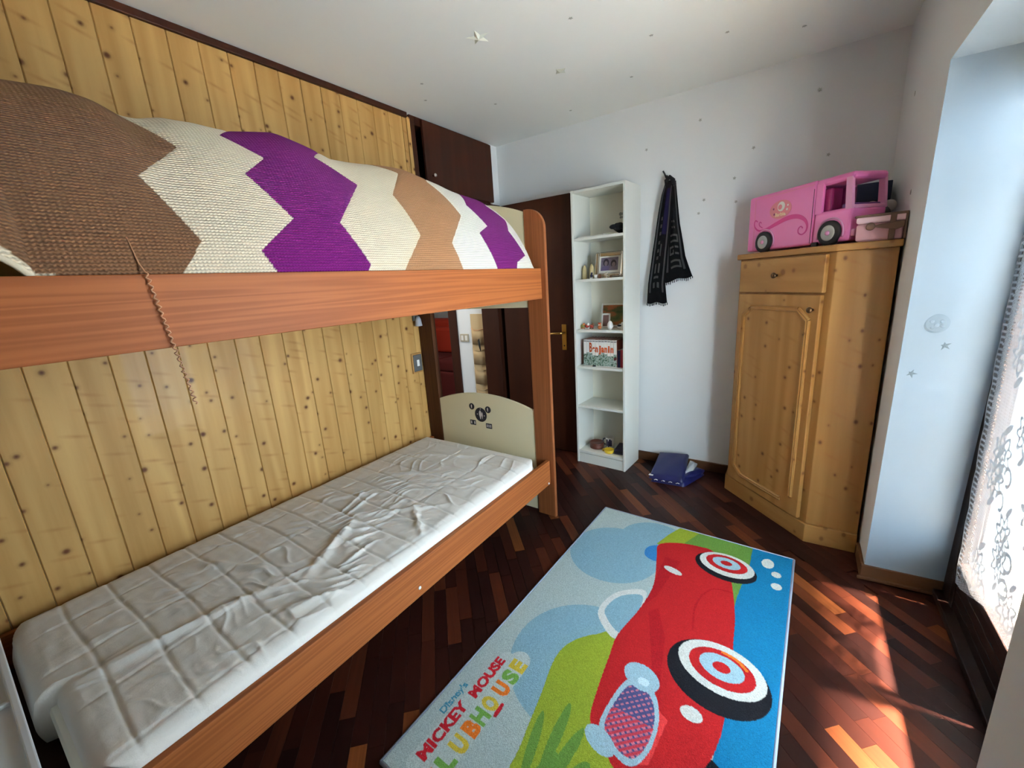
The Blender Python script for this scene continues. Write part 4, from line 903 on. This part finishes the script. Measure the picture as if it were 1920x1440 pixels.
# ------------------------------------------------------------------ scarf on the wall hook
hk = thing('wall_hook', 'small dark wall hook holding the scarf', 'hook', (-.801, YB, 2.05))
lathe('plate', [(.010, 0), (.010, .004)], BLACKP, hk, (0, 0, 0), 14, RXm, False); tube('peg', [(0, -.004, 0), (0, -.03, .0), (-.002, -.045, .012), (-.012, -.048, .030)], .005, BLACKP, hk, 8)
def scarf():
    SCM = NT('striped_knit'); at = SCM.n('VertexColor', layer_name='Col'); tc = SCM.n('TexCoord'); no = SCM.n('TexNoise', i_Vector=tc.outputs['Object'], i_Scale=260.0); SCM.bump(no.outputs[0], .6, .002); SCM.set(Base_Color=at.outputs[0], Roughness=.95); SCM.b.inputs['Specular IOR Level'].default_value = .1
    t = thing('scarf', 'black and grey striped football scarf hanging from the wall hook', 'scarf', (-.80, 3.05, 1.25))
    px = lambda p: -.902+(p-1214)*.0035; pz = lambda p: 1.228+(568-p)*.00347
    BK, GY, BL_ = S(11, 10, 12), S(58, 58, 60), S(20, 17, 46)
    def tail(rows, y0, marks, seed, blue):
        r3 = np.random.default_rng(seed); nu, nv = 150, 46
        py = np.linspace(rows[0][0], rows[-1][0], nu); xl = np.interp(py, [r[0] for r in rows], [px(r[1]) for r in rows]); xr = np.interp(py, [r[0] for r in rows], [px(r[2]) for r in rows])
        v = np.linspace(0, 1, nv)[None, :]; X = xl[:, None]+(xr-xl)[:, None]*v; f_ = np.linspace(0, 1, nu)[:, None]
        Z = np.repeat(np.array([pz(q) for q in py])[:, None], nv, 1)-.006*np.sin(v*math.pi*3)*f_-rows[-1][3]*(1-v)*f_**3
        Yy = y0-.016*np.sin(v*math.pi)**.7-.006*np.sin(v*math.pi*4+1)*(1-.5*f_)-.004*np.sin(f_*9)
        C = np.zeros((nu, nv, 4)); C[:] = BK
        vv = v+0*f_; ff = f_+0*v
        C[((vv > .10) & (vv < .19)) | ((vv > .78) & (vv < .88))] = GY
        if blue: C[(vv > .50) & (vv < .76) & (ff < .42) & (ff > .06)] = BL_
        for (a, b, c, d) in marks: C[(vv > a) & (vv < b) & (ff > c) & (ff < d)] = S(62, 62, 62)
        C[ff > .90] = BK; C[ff < .04] = BK
        o = gridmesh('tail', X+.80, Yy-3.05, Z-1.25, SCM.m, t, C); md = o.modifiers.new('t', 'SOLIDIFY'); md.thickness = .006
        for q in range(0, nv, 3):
            p = (X[-1, q]+.80, Yy[-1, q]-3.05, Z[-1, q]-1.25); tube('fringe', [p, (p[0]+r3.uniform(-.003, .003), p[1], p[2]-.014-r3.uniform(0, .006))], .0028, BLKC, o, 5)
    mk1 = [(.32, .46, c, c+.028) for c in (.28, .34, .40, .47, .54, .60)]+[(.30, .40, .66, .74), (.52, .62, .66, .74), (.30, .60, .77, .79), (.30, .42, .82, .87), (.54, .66, .82, .87), (.52, .58, .50, .60)]
    mk2 = [(.42, .50, c, c+.02) for c in (.40, .46)]+[(.56, .64, c, c+.02) for c in (.40, .46)]+[(.30, .72, .54, .56), (.30, .72, .60, .62), (.68, .74, .54, .62), (.26, .48, .66, .68), (.26, .30, .66, .75), (.26, .48, .73, .75), (.44, .48, .70, .75), (.54, .72, .66, .68), (.54, .72, .73, .75), (.30, .72, .80, .82), (.30, .72, .86, .88), (.68, .74, .80, .88)]
    tail([(342, 1250, 1262, 0), (360, 1246, 1264, 0), (420, 1246, 1271, 0), (480, 1245, 1283, 0), (500, 1244, 1290, 0), (519, 1243, 1297, .035)], 3.072, mk2, 5, False)
    tail([(342, 1245, 1259, 0), (365, 1238, 1258, 0), (400, 1232, 1257, 0), (470, 1222, 1252, 0), (530, 1215, 1249, 0), (568, 1213, 1253, .0)], 3.046, mk1, 6, True)
    tube('loop', [(px(1247), 3.05, pz(348)), (px(1246), 3.045, pz(338)), (px(1251), 3.04, pz(333)), (px(1257), 3.045, pz(337)), (px(1259), 3.05, pz(350))] and [(px(1247)+.80, .005, pz(350)-1.25), (px(1246)+.80, -.004, pz(340)-1.25), (px(1252)+.80, -.006, pz(335)-1.25), (px(1258)+.80, -.004, pz(341)-1.25), (px(1259)+.80, .005, pz(352)-1.25)], .014, BLKC, t, 10)
scarf()

# ------------------------------------------------------------------ folded blue bag on the floor
NYL = plain('blue_nylon', S(17, 23, 78), .38, nz=.25, nsc=30)
fbag = thing('folded_bag', 'folded bright blue bag lying against the back wall', 'bag', (-.65, 2.9, 0))
def pillow(name, corners, thick, m, par, n=26, puff=.012, seed=1):
    """soft slab spanning four 3D corners"""
    c = [np.array(q, float) for q in corners]; u = np.linspace(0, 1, n)[:, None, None]; v = np.linspace(0, 1, n)[None, :, None]
    P = (1-u)*(1-v)*c[0]+u*(1-v)*c[1]+u*v*c[2]+(1-u)*v*c[3]; nr = np.cross(c[1]-c[0], c[3]-c[0]); nr /= np.linalg.norm(nr)
    U_, V_ = np.meshgrid(np.linspace(0, 1, n), np.linspace(0, 1, n), indexing='ij'); e = np.minimum(np.minimum(U_, 1-U_), np.minimum(V_, 1-V_)); r4 = np.random.default_rng(seed)
    h = thick*np.clip(e/.06, 0, 1)**.5+puff*np.sin(U_*math.pi)*np.sin(V_*math.pi)+.004*np.sin(U_*9+seed)*np.sin(V_*7)*np.clip(e/.1, 0, 1)
    T_ = P+h[..., None]*nr; verts = np.concatenate([T_.reshape(-1, 3), P.reshape(-1, 3)]); N = n*n; f = []
    for i in range(n-1):
        for j in range(n-1):
            a = i*n+j; f.append((a, a+n, a+n+1, a+1)); f.append((N+a, N+a+1, N+a+n+1, N+a+n))
    return pyd(name, verts, f, m, par, True)
pillow('lower_fold', [(-.12, -.165, 0), (.10, -.150, 0), (.185, .10, 0), (-.13, .165, 0)], .030, NYL, fbag, seed=2)
pillow('upper_fold', [(-.135, -.168, .024), (.095, -.150, .032), (.065, .160, .104), (-.150, .160, .080)], .026, NYL, fbag, seed=3)
pillow('side_fold', [(.06, -.11, .030), (.175, .03, .026), (.185, .10, .03), (.07, .10, .052)], .014, NYL, fbag, seed=4)
PKT = NT('clear_packet'); PKT.set(Base_Color=S(216, 222, 228), Roughness=.2); PKT.b.inputs['Transmission Weight'].default_value = .35
pillow('clear_pocket', [(.075, -.05, .050), (.125, .01, .048), (.130, .13, .058), (.075, .14, .072)], .012, PKT.m, fbag, seed=5)
box('white_label', (-.136, -.168, .047), (-.106, -.146, .0505), WHC, fbag, .001)
for q in range(4):
    x = -.085+q*.048; tube('white_mark', [(x-.012, -.1655+.0035*q, .018), (x, -.1675+.0035*q, .025), (x+.012, -.1655+.0035*q, .021)], .0028, WHC, fbag, 6)

# ------------------------------------------------------------------ white bedside unit at the near end of the bed
cab = thing('bedside_unit', 'white bedside unit with a rimmed tray top at the near end of the lower bunk', 'bedside unit', (-1.66, -.25, 0))
box('carcass', (-.36, -.19, 0), (.375, .185, .435), WHITEP, cab, .003)
for lo, hi in (((-.365, .185, .436), (.38, .2, .452)), ((-.365, -.2, .436), (.38, -.185, .452)), ((-.365, -.185, .436), (-.35, .185, .452)), ((.365, -.185, .436), (.38, .185, .452))): box('rim', lo, hi, WHITEP, cab, .003)
box('tray_divider', (.02, -.185, .4355), (.035, .185, .447), WHITEP, cab, .003); box('tray_rail', (.035, .135, .4355), (.365, .147, .447), WHITEP, cab, .003)
box('drawer_front', (.375, -.18, .23), (.39, .175, .42), WHITEP, cab, .004); box('drawer_front', (.375, -.18, .02), (.39, .175, .215), WHITEP, cab, .004)

# ------------------------------------------------------------------ switch, lamp, hallway things
sw_ = thing('light_switch', 'grey light switch plate with white rocker on the pine wall', 'switch', (XL, 1.958, .932))
box('mount', (0, -.046, -.070), (.010, .046, .070), PINEW, sw_, .003); box('plate', (.010, -.036, -.058), (.016, .040, .058), DGREY, sw_, .004); box('rocker', (.016, -.010, -.022), (.020, .012, .022), WHC, sw_, .002)
lm = thing('reading_lamp', 'small grey clip reading lamp under the upper bunk', 'lamp', (XL, 1.985, 1.22))
box('clip', (0, -.02, .0), (.02, .02, .05), DGREY, lm, .004); lathe('shade', [(.012, .03), (.020, .01), (.026, -.035), (.023, -.035), (.016, .005)], plain('lamp_grey', S(176, 176, 180), .4), lm, (.035, 0, 0), 20)
so = thing('wall_socket', 'beige double socket plate on the hallway wall', 'socket', (-2.615, HW, .95))
BEI = plain('beige_plastic', S(176, 164, 140), .5); box('plate', (-.052, -.010, -.038), (.052, 0, .038), BEI, so, .004)
for sx in (-.024, .024): box('rocker', (sx-.014, -.013, -.024), (sx+.014, -.010, .024), WHC, so, .002)
og = thing('pocket_organizer', 'beige cloth pocket organizer hanging on the hallway wall', 'organizer', (-2.44, HW, .1))
ORGC, ORGD = plain('beige_canvas', S(198, 172, 130), .9, nz=.3, nsc=120), plain('pocket_canvas', S(186, 158, 116), .9, nz=.3, nsc=120)
box('backing', (-.085, -.006, 0), (.085, -.001, 1.075), ORGC, og, .002)
for q in range(5):
    z0 = .03+q*.19; n_ = 12; v, f = [], []
    for i in range(n_+1):
        a = i/n_; x = -.082+.164*a; bow = .028*math.sin(a*math.pi)**.8
        for k, (z, s) in enumerate(((0, .35), (.08, .9), (.155-.018*math.sin(a*math.pi), 1.0))): v.append((x, -.007-bow*s, z0+z))
    for i in range(n_):
        for k in range(2): f.append((i*3+k, (i+1)*3+k, (i+1)*3+k+1, i*3+k+1))
    po = pyd('pocket', v, f, ORGD, og, True); md = po.modifiers.new('t', 'SOLIDIFY'); md.thickness = .003
    tube('pocket_hem', [(v[i*3+2][0], v[i*3+2][1]-.001, v[i*3+2][2]) for i in range(n_+1)], .003, plain('peach_hem', S(214, 160, 118), .9) if q == 4 else ORGC, po, 6)
tube('key_loop', [(.02, -.045, .83), (.035, -.05, .85), (.04, -.05, .80), (.045, -.05, .74), (.03, -.048, .78), (.02, -.045, .83)], .005, BLACKP, og, 6)
sf = thing('red_sofa', 'red sofa in the room across the hallway', 'sofa', (-3.75, 4.1, 0))
SOF, SOFD = plain('red_fabric', S(176, 48, 20), .9, nz=.3, nsc=90), plain('dark_red_fabric', S(88, 18, 14), .9, nz=.3, nsc=90)
box('base', (-.9, -.42, .05), (.9, .42, .40), SOFD, sf, .03, 3); box('backrest', (-.9, .18, .40), (.9, .42, 1.0), SOF, sf, .05, 3)
for x0, x1 in ((-.72, -.01), (.01, .72)): box('seat_cushion', (x0, -.40, .40), (x1, .17, .55), SOFD, sf, .04, 3); box('back_cushion', (x0, .05, .551), (x1, .18, .90), SOF, sf, .04, 3)
for x0, x1 in ((-.92, -.73), (.73, .92)): box('arm', (x0, -.43, .05), (x1, .40, .70), SOF, sf, .04, 3)

# ------------------------------------------------------------------ glow stars on ceiling and walls
GLOW, GLOWD = plain('glow_plastic', S(228, 230, 214), .35), plain('glow_plastic_grey', S(168, 168, 160), .5)
def starmesh(name, pts, r, ri, hgt, m):
    v = [(0, 0, hgt)]; n = pts*2
    for i in range(n): a = i*math.pi/pts; q = r if i % 2 == 0 else ri; v.append((q*math.cos(a), q*math.sin(a), .0015))
    for i in range(n): a = i*math.pi/pts; q = r if i % 2 == 0 else ri; v.append((q*math.cos(a), q*math.sin(a), 0))
    f = [(0, 1+i, 1+(i+1) % n) for i in range(n)]+[(1+i, 1+n+i, 1+n+(i+1) % n, 1+(i+1) % n) for i in range(n)]+[tuple(1+n+i for i in range(n))[::-1]]
    me = bpy.data.meshes.new(name); me.from_pydata(v, [], f); me.update(); me.materials.append(m); return me
def put_star(name, me, loc, nrm, spin, label, group=None, cat='star sticker'):
    o = link(bpy.data.objects.new(name, me)); q = Vector(nrm).to_track_quat('Z', 'Y').to_matrix().to_4x4(); o.matrix_world = Matrix.Translation(loc) @ q @ Matrix.Rotation(spin, 4, 'Z'); return tag(o, label, cat, group)
big = starmesh('glow_star', 5, .055, .022, .012, GLOW); put_star('glow_star', big, (-1.307, 1.778, H), (0, 0, -1), .6, 'largest pale five pointed star stuck to the ceiling')
put_star('glow_star', starmesh('glow_star', 4, .036, .020, .010, plain('glow_plastic_pale', S(196, 198, 184), .4)), (-1.169, 2.316, H), (0, 0, -1), .3, 'pale four pointed ornament on the ceiling, second largest')
tiny = starmesh('small_star', 5, .010, .005, .0025, GLOWD)
for (x, y), lb in zip(((-.918, 1.931), (-.683, 2.306), (-.39, 2.53), (-.089, 2.732), (-1.815, 1.915), (-1.95, 2.075), (-1.676, 2.41), (-1.37, 2.844), (-.895, 2.657)),
        ('just right of the largest star', 'second from the left in the row along the top edge', 'third from the left in the row along the top edge', 'rightmost in the row along the top edge', 'farther from the cupboard of two by the pine wall', 'nearer the cupboard of two by the pine wall', 'above the right end of the overhead cupboard', 'nearest the back wall above the bookcase', 'right of the four pointed ornament')): put_star('small_star', tiny, (x, y, H), (0, 0, -1), random.random()*6, 'tiny grey ceiling star '+lb, 'tiny ceiling stars')
tw = starmesh('small_star', 5, .011, .0055, .0025, GLOWD)
for (x, z), lb in zip(((-.605, 2.34), (-.005, 2.341), (-.937, 2.242), (-.302, 2.119), (.064, 2.006), (-.395, 1.969), (-.564, 1.87), (-.379, 1.832), (-.593, 1.793)),
        ('high above and right of the hook', 'highest and farthest right, near the ceiling', 'above the right edge of the bookcase', 'midway between hook and van, above both', 'directly above the cab of the toy van', 'just left of the rear roof of the van', 'beside the upper half of the scarf', 'left of the rear of the toy van, lower one', 'lowest one, beside the scarf')): put_star('small_star', tw, (x, YB, z), (0, -1, 0), random.random()*6, 'tiny grey back wall star '+lb, 'tiny wall stars')
for (y, z), lb in zip(((2.743, 2.127), (2.488, 1.691)), ('upper', 'lower')): put_star('small_star', tw, (XR_, y, z), (-1, 0, 0), random.random()*6, lb+' of two tiny star stickers on the dim wall beside the window', 'tiny stars beside the window')
def revy(x, z): return OY1B+(OY1T-OY1B)*z/OZ+.03*(x-XR_)/(xo-XR_)
rs = starmesh('small_star', 5, .020, .007, .003, plain('star_grey', S(96, 106, 112), .5))
mo = thing('moon_sticker', 'round grey moon sticker on the bright window reveal', 'sticker', (.432, revy(.432, 1.18)-.001, 1.18)); lathe('disc', [(.036, -.002), (.036, .002), (.030, .003)], plain('moon_grey', S(120, 132, 140), .5), mo, (0, 0, 0), 28, RXm, False)
for sx, sz, r in ((-.014, .008, .007), (.014, .008, .007), (0, -.006, .008), (-.012, -.016, .005), (.016, -.010, .006)): lathe('crater', [(r, 0), (r*.6, .0012)], REVEAL_DIM, mo, (sx, -.003, sz), 12, RXm, False)
put_star('small_star', rs, (.466, revy(.466, 1.096), 1.096), (0, -1, 0), .5, 'grey star sticker on the bright reveal just below the moon sticker'); put_star('small_star', rs, (.386, revy(.386, .983), .983), (0, -1, 0), 1.2, 'grey star sticker on the bright reveal nearest the wardrobe')
